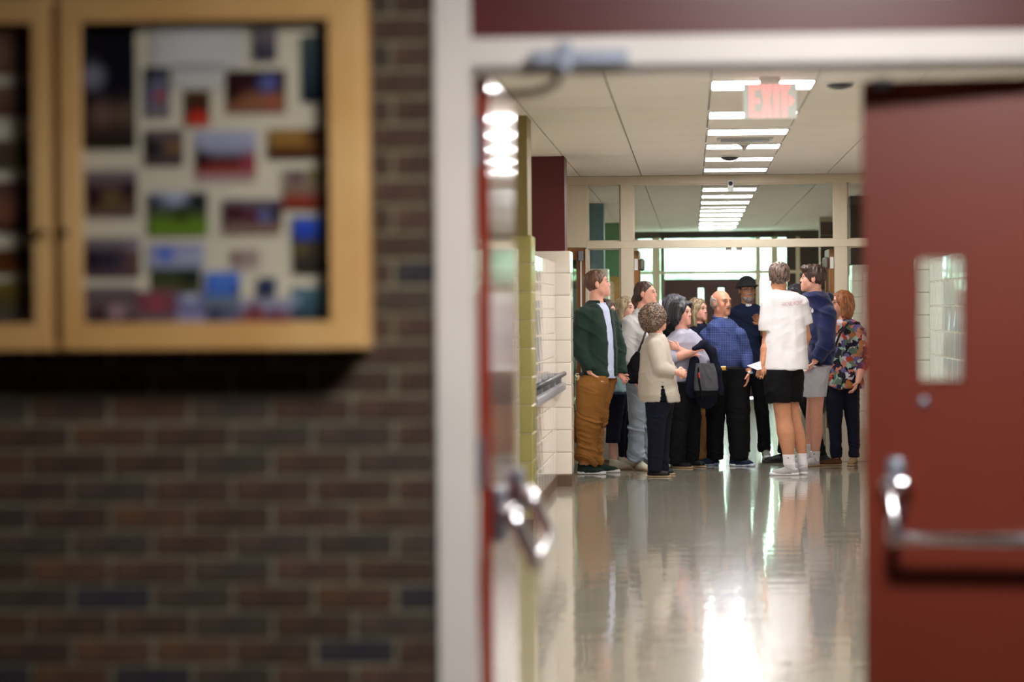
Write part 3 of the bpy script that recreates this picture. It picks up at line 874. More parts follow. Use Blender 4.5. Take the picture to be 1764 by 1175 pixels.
P = [
 (140,40,233,258,[(0,K),(.5,(16,14,30)),(.75,(60,44,40)),(1,(40,32,22))],[(.22,.42,.13,(130,130,150)),(.4,.72,.14,(110,84,76)),(.8,.72,.12,(100,84,66))],'large dark portrait print at the upper left inside the right-hand cabinet door'),
 (250,115,293,203,[(0,(50,50,52)),(.5,(90,96,120)),(1,(130,116,120))],[(.3,.15,.15,K),(.6,.55,.14,(200,24,24)),(.55,.35,.2,(110,116,140))],'small upright print with a bright red spot'),
 (320,156,362,216,[(0,(90,60,30)),(.5,(56,32,22)),(1,(196,84,60))],[(.5,.8,.3,(212,52,40))],'small print, brown above and red below'),
 (390,120,493,195,[(0,(36,14,20)),(.4,(50,20,30)),(.7,(150,100,70)),(1,(130,80,60))],[(.7,.3,.22,(90,100,160)),(.75,.75,.15,(170,90,70)),(.1,.5,.25,(48,10,14))],'dark maroon print with a blue patch, top centre'),
 (520,60,565,176,[(0,(70,84,84)),(.5,(44,62,74)),(1,(20,30,42))],[(.7,.5,.2,(60,64,80))],'tall dark teal print beside the right stile, top'),
 (437,40,477,105,[(0,(120,110,112)),(.6,(90,84,96)),(.8,(50,46,70)),(1,(90,86,96))],[],'small grey print at the very top'),
 (249,222,316,286,[(0,(100,88,90)),(1,(74,58,56))],[(.2,.5,.3,(14,12,22)),(.75,.5,.2,(140,100,50))],'grey print with a dark figure at its left'),
 (338,225,441,312,[(0,(170,172,200)),(.35,(160,164,190)),(.55,(60,30,34)),(.8,(150,54,44)),(1,(190,170,170))],[(.1,.55,.2,(44,18,20)),(.9,.6,.2,(150,64,84))],'print with pale sky and a red band'),
 (463,221,562,273,[(0,(150,116,60)),(.5,(150,110,50)),(.75,(90,44,24)),(1,(46,14,12))],[(.85,.2,.3,(70,36,24))],'ochre and brown print beside the right stile'),
 (148,292,236,375,[(0,(134,122,126)),(.4,(70,46,54)),(.8,(90,70,44)),(1,(120,96,96))],[(.15,.6,.25,(44,16,26)),(.85,.4,.2,(36,16,24)),(.5,.6,.25,(110,88,56))],'group print with dark sides, left column'),
 (256,330,358,406,[(0,(150,156,180)),(.3,(90,96,110)),(.5,(72,84,40)),(.8,(104,140,36)),(1,(100,130,40))],[(.08,.25,.14,K),(.85,.2,.25,(16,18,16)),(.55,.5,.2,(52,60,24)),(.45,.1,.2,(172,180,206))],'landscape print of a bright green field under trees'),
 (385,342,486,402,[(0,(110,100,110)),(.5,(60,40,60)),(1,(150,120,104))],[(.2,.4,.2,(70,16,24)),(.5,.5,.2,(90,40,54)),(.7,.5,.15,(96,110,160)),(.95,.4,.2,(40,34,48))],'group print with dark red and blue clothes, centre'),
 (487,290,563,362,[(0,(150,148,140)),(.6,(130,96,80)),(.8,(150,44,28)),(1,(80,36,26))],[(.3,.2,.2,(90,50,64)),(.8,.1,.4,(120,108,66))],'pale print with a rust red lower edge'),
 (503,372,565,417,[(0,(90,110,170)),(.5,(40,74,180)),(1,(60,70,120))],[(.4,.45,.25,(34,70,200))],'bright blue print beside the right stile'),
 (146,408,242,476,[(0,(140,132,134)),(.4,(74,58,70)),(1,(86,66,76))],[(.15,.6,.25,(34,24,44)),(.45,.6,.2,(44,34,56)),(.9,.2,.2,(140,124,134)),(.9,.7,.2,(110,80,70))],'group print with dark coats, lower left column'),
 (256,420,351,466,[(0,(140,146,190)),(.6,(170,172,196)),(1,(120,130,150))],[(.3,.35,.22,(74,104,200))],'pale print with a light blue patch'),
 (262,463,346,506,[(0,(50,58,40)),(.6,(70,76,40)),(1,(86,80,56))],[(.8,.3,.3,(30,40,32))],'small dark green landscape print'),
 (354,468,414,511,[(0,(80,124,214)),(1,(74,110,196))],[(.95,.8,.2,(40,40,80))],'small vivid blue print, lower centre'),
 (398,430,447,462,[(0,(150,130,124)),(1,(176,158,150))],[(.2,.5,.2,(110,84,76))],'small pale pink print'),
 (505,414,564,472,[(0,(84,76,50)),(.5,(60,54,46)),(1,(50,44,36))],[(.2,.3,.2,(110,96,56))],'small brown print beside the right stile'),
 (444,478,476,510,[(0,(50,64,96)),(1,(52,60,86))],[],'tiny navy print near the bottom'),
 (502,494,565,552,[(0,(90,120,132)),(.5,(60,92,106)),(1,(44,60,76))],[(.9,.9,.25,(70,26,24)),(.1,.4,.2,(150,160,190))],'dark teal print in the bottom right corner'),
 (148,492,236,557,[(0,(130,122,124)),(.3,(90,76,80)),(.6,(120,104,110)),(1,(60,44,48))],[(.25,.7,.2,(54,28,34)),(.6,.7,.2,(170,136,146))],'mauve group print in the bottom left corner'),
 (236,500,304,556,[(0,(130,84,92)),(.5,(120,60,70)),(1,(110,104,110))],[(.5,.4,.3,(150,70,80))],'pinkish red print on the bottom row'),
 (305,500,353,557,[(0,(140,144,170)),(.5,(110,110,160)),(1,(160,156,180))],[(.5,.2,.25,(190,194,214))],'bluish white print on the bottom row'),
 (354,512,412,557,[(0,(120,140,146)),(.5,(90,90,120)),(1,(110,104,130))],[(.3,.7,.3,(60,60,90))],'grey blue print on the bottom row'),
 (412,514,501,557,[(0,(150,156,180)),(.5,(140,134,160)),(.8,(120,60,64)),(1,(150,40,34))],[(.3,.5,.2,(120,36,38)),(.7,.7,.2,(110,50,84))],'blue and red crowd print on the bottom row'),
 (-60,34,50,130,[(0,(120,60,50)),(.3,(110,80,66)),(.6,(130,96,80)),(1,(110,80,60))],[(.9,.3,.2,(96,64,48))],'reddish print at the top behind the left-hand cabinet door'),
 (-60,146,52,202,[(0,(120,96,80)),(1,(96,56,44))],[(.9,.2,.15,(40,20,24))],'brown print behind the left-hand door, second row'),
 (-60,240,52,292,[(0,(110,100,80)),(1,(80,72,50))],[(.85,.5,.2,(70,76,30)),(.6,.4,.2,(84,60,54))],'dull olive print behind the left-hand door'),
 (-60,312,54,402,[(0,(90,50,48)),(.5,(110,84,70)),(1,(60,34,28))],[(.85,.8,.2,(18,10,14)),(.6,.6,.25,(130,80,60))],'brown print with a black corner behind the left-hand door'),
 (-60,428,52,472,[(0,(80,44,20)),(.5,(96,52,16)),(1,(100,58,20))],[(.9,.4,.2,(46,14,14))],'rusty brown print behind the left-hand door'),
 (-60,484,50,555,[(0,(120,110,56)),(.4,(86,76,34)),(1,(90,80,76))],[(.7,.2,.2,(110,92,40))],'olive and grey print at the bottom of the left-hand door'),
]
for i, p in enumerate(P):
    photo(*p, lift=0.002 * (i % 3))
photo(262, 44, 418, 118, [(0, (196, 196, 190)), (1, (206, 204, 200))], [(.5, .5, .5, (214, 212, 214))], 'pale heading sheet at the top inside the right-hand door', 'paper_sheet', None)
photo(300, 112, 384, 154, [(0, (200, 200, 198)), (1, (206, 204, 200))], [], 'small pale sheet pinned under the heading sheet', 'paper_sheet', None)

# ================================================================== people: signed distance volumes -> one continuous mesh each
BIG = 0.25
class Vol:
    def __init__(s, lo, hi, h):
        s.lo = np.array(lo, float); s.h = h
        s.n = np.maximum(4, np.ceil((np.array(hi, float) - s.lo) / h).astype(int) + 1)
        s.g = np.full(tuple(s.n), BIG, np.float32)
    def region(s, lo, hi):
        a = np.clip(np.floor((lo - s.lo) / s.h).astype(int), 0, s.n)
        b_ = np.clip(np.ceil((hi - s.lo) / s.h).astype(int) + 1, 0, s.n)
        if np.any(b_ <= a): return None
        ax = [(s.lo[i] + s.h * np.arange(a[i], b_[i])).astype(np.float32) for i in range(3)]
        return (slice(a[0], b_[0]), slice(a[1], b_[1]), slice(a[2], b_[2])), ax[0][:, None, None], ax[1][None, :, None], ax[2][None, None, :]
    def add(s, p, k=0.02, off=0.0):
        m = 0.03 + k + max(off, 0)
        r = s.region(p.lo - m, p.hi + m)
        if r is None: return
        sl, x, y, z = r
        d = p.sd(x, y, z) - off
        a = s.g[sl]
        if k > 0:
            h = np.maximum(k - np.abs(a - d), 0) / k
            s.g[sl] = np.minimum(a, d) - h * h * k * 0.25
        else:
            s.g[sl] = np.minimum(a, d)
    def sub(s, p, k=0.0, off=0.0):
        m = 0.02 + k
        r = s.region(p.lo - m, p.hi + m)
        if r is None: return
        sl, x, y, z = r
        d = -(p.sd(x, y, z) - off)
        a = s.g[sl]
        if k > 0:
            h = np.maximum(k - np.abs(a - d), 0) / k
            s.g[sl] = np.maximum(a, d) + h * h * k * 0.25
        else:
            s.g[sl] = np.maximum(a, d)
    def plane(s, c, n):
        """keep the side where dot(p - c, n) < 0"""
        n = np.array(n, float); n /= np.linalg.norm(n)
        x = (s.lo[0] + s.h * np.arange(s.n[0]))[:, None, None]; y = (s.lo[1] + s.h * np.arange(s.n[1]))[None, :, None]; z = (s.lo[2] + s.h * np.arange(s.n[2]))[None, None, :]
        d = (x - c[0]) * n[0] + (y - c[1]) * n[1] + (z - c[2]) * n[2]
        s.g = np.maximum(s.g, d.astype(np.float32))
    def clip_under(s, T, z0, off):
        """above height z0 keep only what lies inside garment shape T shrunk by off"""
        k0 = int(max(0, math.floor((z0 - s.lo[2]) / s.h)))
        if k0 >= s.n[2]: return
        x = (s.lo[0] + s.h * np.arange(s.n[0])).astype(np.float32)[:, None, None]; y = (s.lo[1] + s.h * np.arange(s.n[1])).astype(np.float32)[None, :, None]
        z = (s.lo[2] + s.h * np.arange(k0, s.n[2])).astype(np.float32)[None, None, :]
        d = T.sd(x, y, z) + off
        zr = np.clip((z - z0) / .012, 0, 1)                       # blend in over a centimetre
        d = np.where(z < z0, -1.0, d - (1 - zr) * .02)
        s.g[:, :, k0:] = np.maximum(s.g[:, :, k0:], d)
    def extract(s):
        g = s.g; nx, ny, nz = g.shape
        for ax in range(3):                                   # closed at the borders
            sl = [slice(None)] * 3
            for e in (0, -1):
                sl[ax] = e; g[tuple(sl)] = np.maximum(g[tuple(sl)], 1e-3)
        S = (g < 0)
        Sb = S.astype(np.int8)
        c = np.zeros((nx - 1, ny - 1, nz - 1), np.int8)
        offs = [(i, j, k) for i in (0, 1) for j in (0, 1) for k in (0, 1)]
        for (i, j, k) in offs:
            c += Sb[i:nx - 1 + i, j:ny - 1 + j, k:nz - 1 + k]
        idx = np.argwhere((c > 0) & (c < 8))
        if len(idx) == 0: return np.zeros((0, 3)), np.zeros((0, 4), int)
        vals = np.stack([g[idx[:, 0] + i, idx[:, 1] + j, idx[:, 2] + k] for (i, j, k) in offs], 1)
        acc = np.zeros((len(idx), 3)); cnt = np.zeros(len(idx))
        oa = np.array(offs, float)
        for a in range(8):
            for b_ in range(a + 1, 8):
                if np.abs(oa[a] - oa[b_]).sum() != 1: continue
                va, vb = vals[:, a], vals[:, b_]
                mk = (va < 0) != (vb < 0)
                t = va[mk] / (va[mk] - vb[mk])
                acc[mk] += oa[a] + (oa[b_] - oa[a]) * t[:, None]
                cnt[mk] += 1
        V = s.lo + s.h * (idx + acc / cnt[:, None])
        vid = np.full((nx - 1, ny - 1, nz - 1), -1, np.int32)
        vid[idx[:, 0], idx[:, 1], idx[:, 2]] = np.arange(len(idx))
        F = []
        for ax in range(3):
            a1, a2 = (ax + 1) % 3, (ax + 2) % 3
            s0 = [slice(None)] * 3; s1 = [slice(None)] * 3
            s0[ax] = slice(0, -1); s1[ax] = slice(1, None)
            df = S[tuple(s0)] != S[tuple(s1)]
            e = np.argwhere(df)
            dims = np.array([nx - 1, ny - 1, nz - 1])
            ok = (e[:, a1] >= 1) & (e[:, a2] >= 1) & (e[:, a1] < dims[a1]) & (e[:, a2] < dims[a2])
            e = e[ok]
            def cell(d1, d2):
                q = e.copy(); q[:, a1] += d1; q[:, a2] += d2
                return vid[q[:, 0], q[:, 1], q[:, 2]]
            q = np.stack([cell(-1, -1), cell(0, -1), cell(0, 0), cell(-1, 0)], 1)
            ins = S[e[:, 0], e[:, 1], e[:, 2]]
            q[~ins] = q[~ins][:, ::-1]
            F.append(q)
        F = np.concatenate(F)
        F = F[(F >= 0).all(1)]
        return V, F

class Cone:
    def __init__(s, a, b_, ra, rb, n=None, sc=1.0):
        s.a = np.array(a, float); s.b = np.array(b_, float); s.ra = ra; s.rb = rb
        s.n = None if n is None else np.array(n, float) / np.linalg.norm(n); s.sc = sc
        m = max(ra, rb) * max(1.0, sc)
        s.lo = np.minimum(s.a, s.b) - m; s.hi = np.maximum(s.a, s.b) + m
    def sd(s, x, y, z):
        ab = s.b - s.a; L = max((ab ** 2).sum(), 1e-9)
        px, py, pz = x - s.a[0], y - s.a[1], z - s.a[2]
        t = np.clip((px * ab[0] + py * ab[1] + pz * ab[2]) / L, 0, 1)
        qx, qy, qz = px - t * ab[0], py - t * ab[1], pz - t * ab[2]
        if s.n is not None:
            dn = (qx * s.n[0] + qy * s.n[1] + qz * s.n[2]) * (1 / s.sc - 1)
            qx = qx + dn * s.n[0]; qy = qy + dn * s.n[1]; qz = qz + dn * s.n[2]
        return np.sqrt(qx * qx + qy * qy + qz * qz) - (s.ra + (s.rb - s.ra) * t)

class Trim:
    def __init__(s, p, c, n):
        s.p = p; s.c = np.array(c, float); s.n = np.array(n, float) / np.linalg.norm(n); s.lo = p.lo; s.hi = p.hi; s.rb = getattr(p, 'rb', 0)
    def sd(s, x, y, z):
        return np.maximum(s.p.sd(x, y, z), (x - s.c[0]) * s.n[0] + (y - s.c[1]) * s.n[1] + (z - s.c[2]) * s.n[2])

class Ell:
    def __init__(s, c, r, ax=None):
        s.c = np.array(c, float); s.r = np.array(r, float)
        s.ax = np.eye(3) if ax is None else np.array(ax, float)
        e = np.sqrt(((s.ax * s.r[:, None]) ** 2).sum(0))
        s.lo = s.c - e; s.hi = s.c + e
    def sd(s, x, y, z):
        px, py, pz = x - s.c[0], y - s.c[1], z - s.c[2]
        k0 = 0; k1 = 0
        for i in range(3):
            q = px * s.ax[i][0] + py * s.ax[i][1] + pz * s.ax[i][2]
            k0 = k0 + (q / s.r[i]) ** 2; k1 = k1 + (q / s.r[i] ** 2) ** 2
        k0 = np.sqrt(k0); k1 = np.sqrt(k1) + 1e-9
        return k0 * (k0 - 1) / k1

class Loft:
    """stack of elliptical sections at heights z: centre (x, y), half sizes rf along the facing yaw, rl across it"""
    def __init__(s, z, cx_, cy_, rf, rl, yaw, round_=0.0):
        o = np.argsort(z)
        s.z = np.array(z)[o]; s.cx = np.array(cx_)[o]; s.cy = np.array(cy_)[o]; s.rf = np.array(rf)[o]; s.rl = np.array(rl)[o]
        s.yaw = math.radians(yaw)
        m = max(s.rf.max(), s.rl.max())
        s.lo = np.array([s.cx.min() - m, s.cy.min() - m, s.z[0]]); s.hi = np.array([s.cx.max() + m, s.cy.max() + m, s.z[-1]])
    def sd(s, x, y, z):
        zz = z[0, 0, :]
        f = lambda a: np.interp(zz, s.z, a).astype(np.float32)[None, None, :]
        px = x - f(s.cx); py = y - f(s.cy)
        c, sn = math.cos(s.yaw), math.sin(s.yaw)
        u = (px * c + py * sn); v = (-px * sn + py * c)
        rf, rl = f(s.rf), f(s.rl)
        p = 2.3
        q = (np.abs(u / rf) ** p + np.abs(v / rl) ** p) ** (1 / p)
        d = (q - 1) * np.minimum(rf, rl)
        dz = np.maximum(s.z[0] - zz, zz - s.z[-1]).astype(np.float32)[None, None, :]
        return np.maximum(d, dz)

def vnoise(P, f):
    """value noise in [-1, 1] at points P (n,3) scaled by f (scalar or 3 values)"""
    p = P * np.array(f) + 1000.0
    i = np.floor(p).astype(np.int64); t = p - i; t = t * t * (3 - 2 * t)
    def hsh(a, b_, c):
        h = (a * 73856093) ^ (b_ * 19349663) ^ (c * 83492791)
        h = (h ^ (h >> 13)) * 1274126177
        return ((h ^ (h >> 16)) & 65535) / 32767.5 - 1
    r = 0
    for a in (0, 1):
        for b_ in (0, 1):
            for c in (0, 1):
                w_ = (t[:, 0] if a else 1 - t[:, 0]) * (t[:, 1] if b_ else 1 - t[:, 1]) * (t[:, 2] if c else 1 - t[:, 2])
                r = r + w_ * hsh(i[:, 0] + a, i[:, 1] + b_, i[:, 2] + c)
    return r

def vnormals(V, F):
    a = V[F[:, 2]] - V[F[:, 0]]; b_ = V[F[:, 3]] - V[F[:, 1]]
    n = np.cross(a, b_)
    N = np.zeros_like(V)
    for k in range(4): np.add.at(N, F[:, k], n)
    return N / (np.linalg.norm(N, axis=1)[:, None] + 1e-12)

def mk(name, V, F, m, base, parent=None, disp=None, col=None):
    if len(V) == 0: return None
    if disp is not None:
        V = V + vnormals(V, F) * disp(V)[:, None]
    V = V - base
    me = bpy.data.meshes.new(name)
    me.vertices.add(len(V)); me.vertices.foreach_set('co', V.astype(np.float32).ravel())
    me.loops.add(F.size); me.loops.foreach_set('vertex_index', F.astype(np.int32).ravel())
    me.polygons.add(len(F)); me.polygons.foreach_set('loop_start', np.arange(0, F.size, 4, dtype=np.int32))
    me.polygons.foreach_set('loop_total', np.full(len(F), 4, np.int32)) if False else None
    me.polygons.foreach_set('use_smooth', np.ones(len(F), bool))
    me.update(calc_edges=True); me.validate()
    me.materials.append(m)
    return link(name, me, None, parent)

def bounds(prims, m):
    lo = np.min([p.lo for p in prims], 0) - m; hi = np.max([p.hi for p in prims], 0) + m
    return lo, hi

def ridge(x, p=1.0):
    return (1 - 2 * np.abs(x)) * (1 - np.abs(x)) ** p
def fold_cloth(amp=0.014, fz=8, fh=4):
    def f(V):
        q = V.copy(); w_ = .05 * np.stack([vnoise(V + 11, 5), vnoise(V + 23, 5), vnoise(V + 31, 5)], 1); q = q + w_
        q[:, 2] += 0.55 * (q[:, 0])
        a = vnoise(q, (fh, fh, fz)); c = vnoise(q + 4.4, (fh * 1.8, fh * 1.8, fz * 2.0)); b_ = vnoise(V + 7.3, (fh * 2.3, fh * 2.3, fz * 0.7))
        return amp * (0.9 * ridge(a) + .45 * ridge(c) + 0.35 * b_ - .35)
    return f
def fold_drape(amp=0.012):
    def f(V):
        w_ = .03 * np.stack([vnoise(V + 11, 6), vnoise(V + 23, 6), 0 * V[:, 0]], 1); q = V + w_
        a = vnoise(q, (17, 17, 1.8)); b_ = vnoise(V + 3.1, (9, 9, 4)); q2 = q.copy(); q2[:, 2] -= .5 * q2[:, 0]
        c = vnoise(q2 + 6, (6, 6, 13))
        return amp * (0.65 * a + 0.45 * b_ + .35 * ridge(c) - .2)
    return f
def fold_leg(amp=0.008, zk=None, za=None):
    """creases gathered at the knee and at the ankle"""
    def f(V):
        w_ = .04 * np.stack([vnoise(V + 11, 7), vnoise(V + 23, 7), vnoise(V + 31, 7)], 1); q = V + w_
        q[:, 2] += 0.45 * q[:, 0]
        a = ridge(vnoise(q, (4, 4, 19))); a2 = ridge(vnoise(q + 8.8, (5, 5, 30))); b_ = vnoise(V, (9, 9, 3))
        w2 = 0.22
        if zk is not None: w2 = w2 + 1.0 * np.exp(-((V[:, 2] - zk) / 0.10) ** 2)
        if za is not None: w2 = w2 + 1.2 * np.exp(-((V[:, 2] - za) / 0.12) ** 2)
        return amp * (w2 * (a * 0.9 + .4 * a2 - .2) + 0.45 * b_)
    return f

def frame(yaw, pitch=0.0, roll=0.0):
    a = math.radians(yaw); p = math.radians(pitch)
    F_ = np.array([math.cos(a) * math.cos(p), math.sin(a) * math.cos(p), math.sin(p)])
    Lf = np.array([-math.sin(a), math.cos(a), 0.0])
    U = np.cross(F_, Lf)
    if roll:
        r = math.radians(roll)
        Lf, U = Lf * math.cos(r) + U * math.sin(r), U * math.cos(r) - Lf * math.sin(r)
    return F_, Lf, U

# ------------------------------------------------------------------ cloth, skin, hair materials
def skin(name, rgb):
    m = mat(name, rgb, 0.55, 0.4, var=0.05, vscale=25, bump=0.05, bscale=120, bdist=0.002)
    b_ = m.node_tree.nodes['Principled BSDF']
    b_.inputs['Subsurface Weight'].default_value = 0.06
    b_.inputs['Subsurface Radius'].default_value = (0.01, 0.004, 0.002)
    return m
S_FAIR = skin('skin_fair', (226, 176, 156)); S_PINK = skin('skin_pink', (228, 168, 148)); S_TAN = skin('skin_tan', (198, 140, 108)); S_OLD = skin('skin_ruddy', (206, 144, 118))
def cloth(name, rgb, rgb2=None, rough=0.85, sheen=0.0, b=0.35, bs=140):
    if rgb2: rgb2 = tuple(.6 * a_ + .4 * b2_ for a_, b2_ in zip(rgb, rgb2))
    return mat(name, rgb, rough, 0.2, rgb2=rgb2, var=0.0 if rgb2 else 0.02, vscale=18, bump=b, bscale=bs, bdist=0.003, sheen=sheen)
def hairm(name, rgb, rgb2, sc=(60, 60, 12)):
    m = mat(name, rgb, 0.42, 0.5, bump=0.9, bscale=1.0, bstretch=(160, 160, 25), bdist=0.004)
    nt = m.node_tree; b_ = nt.nodes['Principled BSDF']
    tc_ = [n for n in nt.nodes if n.type == 'TEX_COORD'][0]
    mp = nt.nodes.new('ShaderNodeMapping'); mp.inputs['Scale'].default_value = sc
    n_ = nt.nodes.new('ShaderNodeTexNoise'); n_.inputs['Scale'].default_value = 1.0; n_.inputs['Detail'].default_value = 3
    rp = nt.nodes.new('ShaderNodeValToRGB')
    rp.color_ramp.elements[0].position = 0.38; rp.color_ramp.elements[1].position = 0.66
    rp.color_ramp.elements[0].color = lin(rgb) + (1,); rp.color_ramp.elements[1].color = lin(rgb2) + (1,)
    nt.links.new(tc_.outputs['Object'], mp.inputs['Vector']); nt.links.new(mp.outputs['Vector'], n_.inputs['Vector'])
    nt.links.new(n_.outputs['Fac'], rp.inputs['Fac']); nt.links.new(rp.outputs['Color'], b_.inputs['Base Color'])
    return m
H_BROWN = hairm('hair_brown', (74, 50, 36), (120, 84, 60)); H_DARKB = hairm('hair_dark_brown', (44, 30, 26), (84, 58, 46))
H_CURL = hairm('hair_curly_brown', (46, 36, 34), (150, 124, 104), (70, 70, 70)); H_BLACK = hairm('hair_black', (22, 22, 26), (66, 66, 74))
H_GREYD = hairm('hair_dark_grey', (52, 52, 60), (120, 120, 130)); H_BLOND = hairm('hair_ash_blond', (124, 104, 76), (176, 158, 128))
H_GREY = hairm('hair_grey', (150, 142, 134), (190, 184, 176)); H_TEEN = hairm('hair_light_brown', (46, 35, 33), (134, 110, 98)); H_RED = hairm('hair_auburn', (126, 72, 40), (170, 108, 62))
H_BEARD = hairm('hair_beard_grey', (110, 100, 94), (176, 172, 168)); H_MOUST = hairm('hair_moustache', (96, 72, 60), (140, 116, 100))
M['eye_white'] = mat('eye_white', (196, 184, 176), 0.3); M['iris'] = mat('iris', (40, 30, 26), 0.15); M['lips'] = mat('lips', (176, 92, 84), 0.4)
M['brow'] = mat('brow_hair', (92, 66, 54), 0.8); M['brow_grey'] = mat('brow_hair_grey', (120, 106, 96), 0.7)
M['sole_white'] = mat('white_rubber', (226, 226, 232), 0.5); M['sole_tan'] = mat('tan_rubber', (176, 150, 116), 0.6); M['sole_dark'] = mat('dark_rubber', (34, 34, 36), 0.6)
M['gold_metal'] = mat('gold_metal', (214, 168, 84), 0.3, metal=0.9); M['black_leather'] = mat('black_leather', (22, 20, 22), 0.4)
M['glasses'] = mat('glasses_frame', (40, 34, 34), 0.3)

def head_ops(hc, fr, k, jaw=1.0, nose=1.0, ear=True):
    F_, L_, U_ = fr
    P = lambda f, s_, u: hc + (F_ * f + L_ * s_ + U_ * u) * k
    ax = np.array([F_, L_, U_])
    E = lambda f, s_, u, r: Ell(P(f, s_, u), np.array(r) * k, ax)
    ops = [('+', E(-.014, 0, .030, (.096, .076, .088)), 0.0),
           ('+', E(.020, 0, -.042, (.066, .055 * jaw, .073)), .03),
           ('+', Cone(P(.02, -.045 * jaw, -.06), P(.02, .045 * jaw, -.06), .022 * k, .022 * k), .03),
           ('+', E(.046, .036, -.018, (.032, .024, .034)), .02), ('+', E(.046, -.036, -.018, (.032, .024, .034)), .02),
           ('+', E(.072, 0, -.094, (.021, .024, .020)), .02), ('+', E(.070, 0, -.060, (.022, .030, .030)), .02),
           ('+', Cone(P(.072, -.034, .031), P(.072, .034, .031), .014 * k, .014 * k), .015),
           ('-', E(.098, .030, .009, (.015, .017, .011)), .012), ('-', E(.098, -.030, .009, (.015, .017, .011)), .012),
           ('+', Cone(P(.083, 0, .022), P(.0975, 0, -.019), .0075 * k, .0105 * k * nose), .010),
           ('+', E(.091, .011, -.024, (.010, .008, .007)), .006), ('+', E(.091, -.011, -.024, (.010, .008, .007)), .006),
           ('+', E(.085, 0, -.055, (.011, .022, .0095)), .008)]
    if ear:
        for sg in (1, -1):
            ops += [('+', E(-.010, .079 * sg, -.002, (.019, .009, .031)), .005), ('-', E(-.004, .089 * sg, .003, (.009, .006, .016)), .004)]
    return ops, P, E, ax

def hand_prims(wr, dr, lat, n, curl=0.5, k=1.0, spread=1.0):
    """palm and five fingers; wr wrist, dr direction, lat towards the thumb side, n palm normal (fingers curl towards it)"""
    dr = dr / np.linalg.norm(dr); n = n - dr * n.dot(dr); n = n / np.linalg.norm(n); lat_ = np.cross(dr, n)
    if lat_.dot(lat) < 0: lat_ = -lat_
    ps = [(Cone(wr + dr * .015 * k, wr + dr * .075 * k, .022 * k, .029 * k, n, 0.5), .012)]
    for i, (o, L1, L2) in enumerate(((.030, .036, .030), (.010, .042, .034), (-.010, .039, .032), (-.029, .030, .026))):
        b0 = wr + dr * .088 * k + lat_ * o * k * spread
        d1 = dr * math.cos(curl * .7) + n * math.sin(curl * .7) + lat_ * (o * 1.5) * spread
        b1 = b0 + d1 * L1 * k
        d2 = dr * math.cos(curl * 1.8) + n * math.sin(curl * 1.8)
        b2 = b1 + d2 * L2 * k
        ps += [(Cone(b0 - dr * .02 * k, b1, .0095 * k, .0085 * k), .003), (Cone(b1, b2, .0085 * k, .0070 * k), .002)]
    t0 = wr + dr * .028 * k + lat_ * .022 * k
    t1 = t0 + (dr * .65 + lat_ * .62 + n * .3) * .042 * k
    t2 = t1 + (dr * .9 + lat_ * .15 + n * .45) * .030 * k
    ps += [(Cone(t0, t1, .0125 * k, .0105 * k), .006), (Cone(t1, t2, .0105 * k, .008 * k), .003)]
    return ps

def floorpt(px, py):
    d = CF * FPX + CR * (px - 882.0) + CU * (587.5 - py)
    t = -CAM.z / d.z
    return np.array(CAM + d * t)

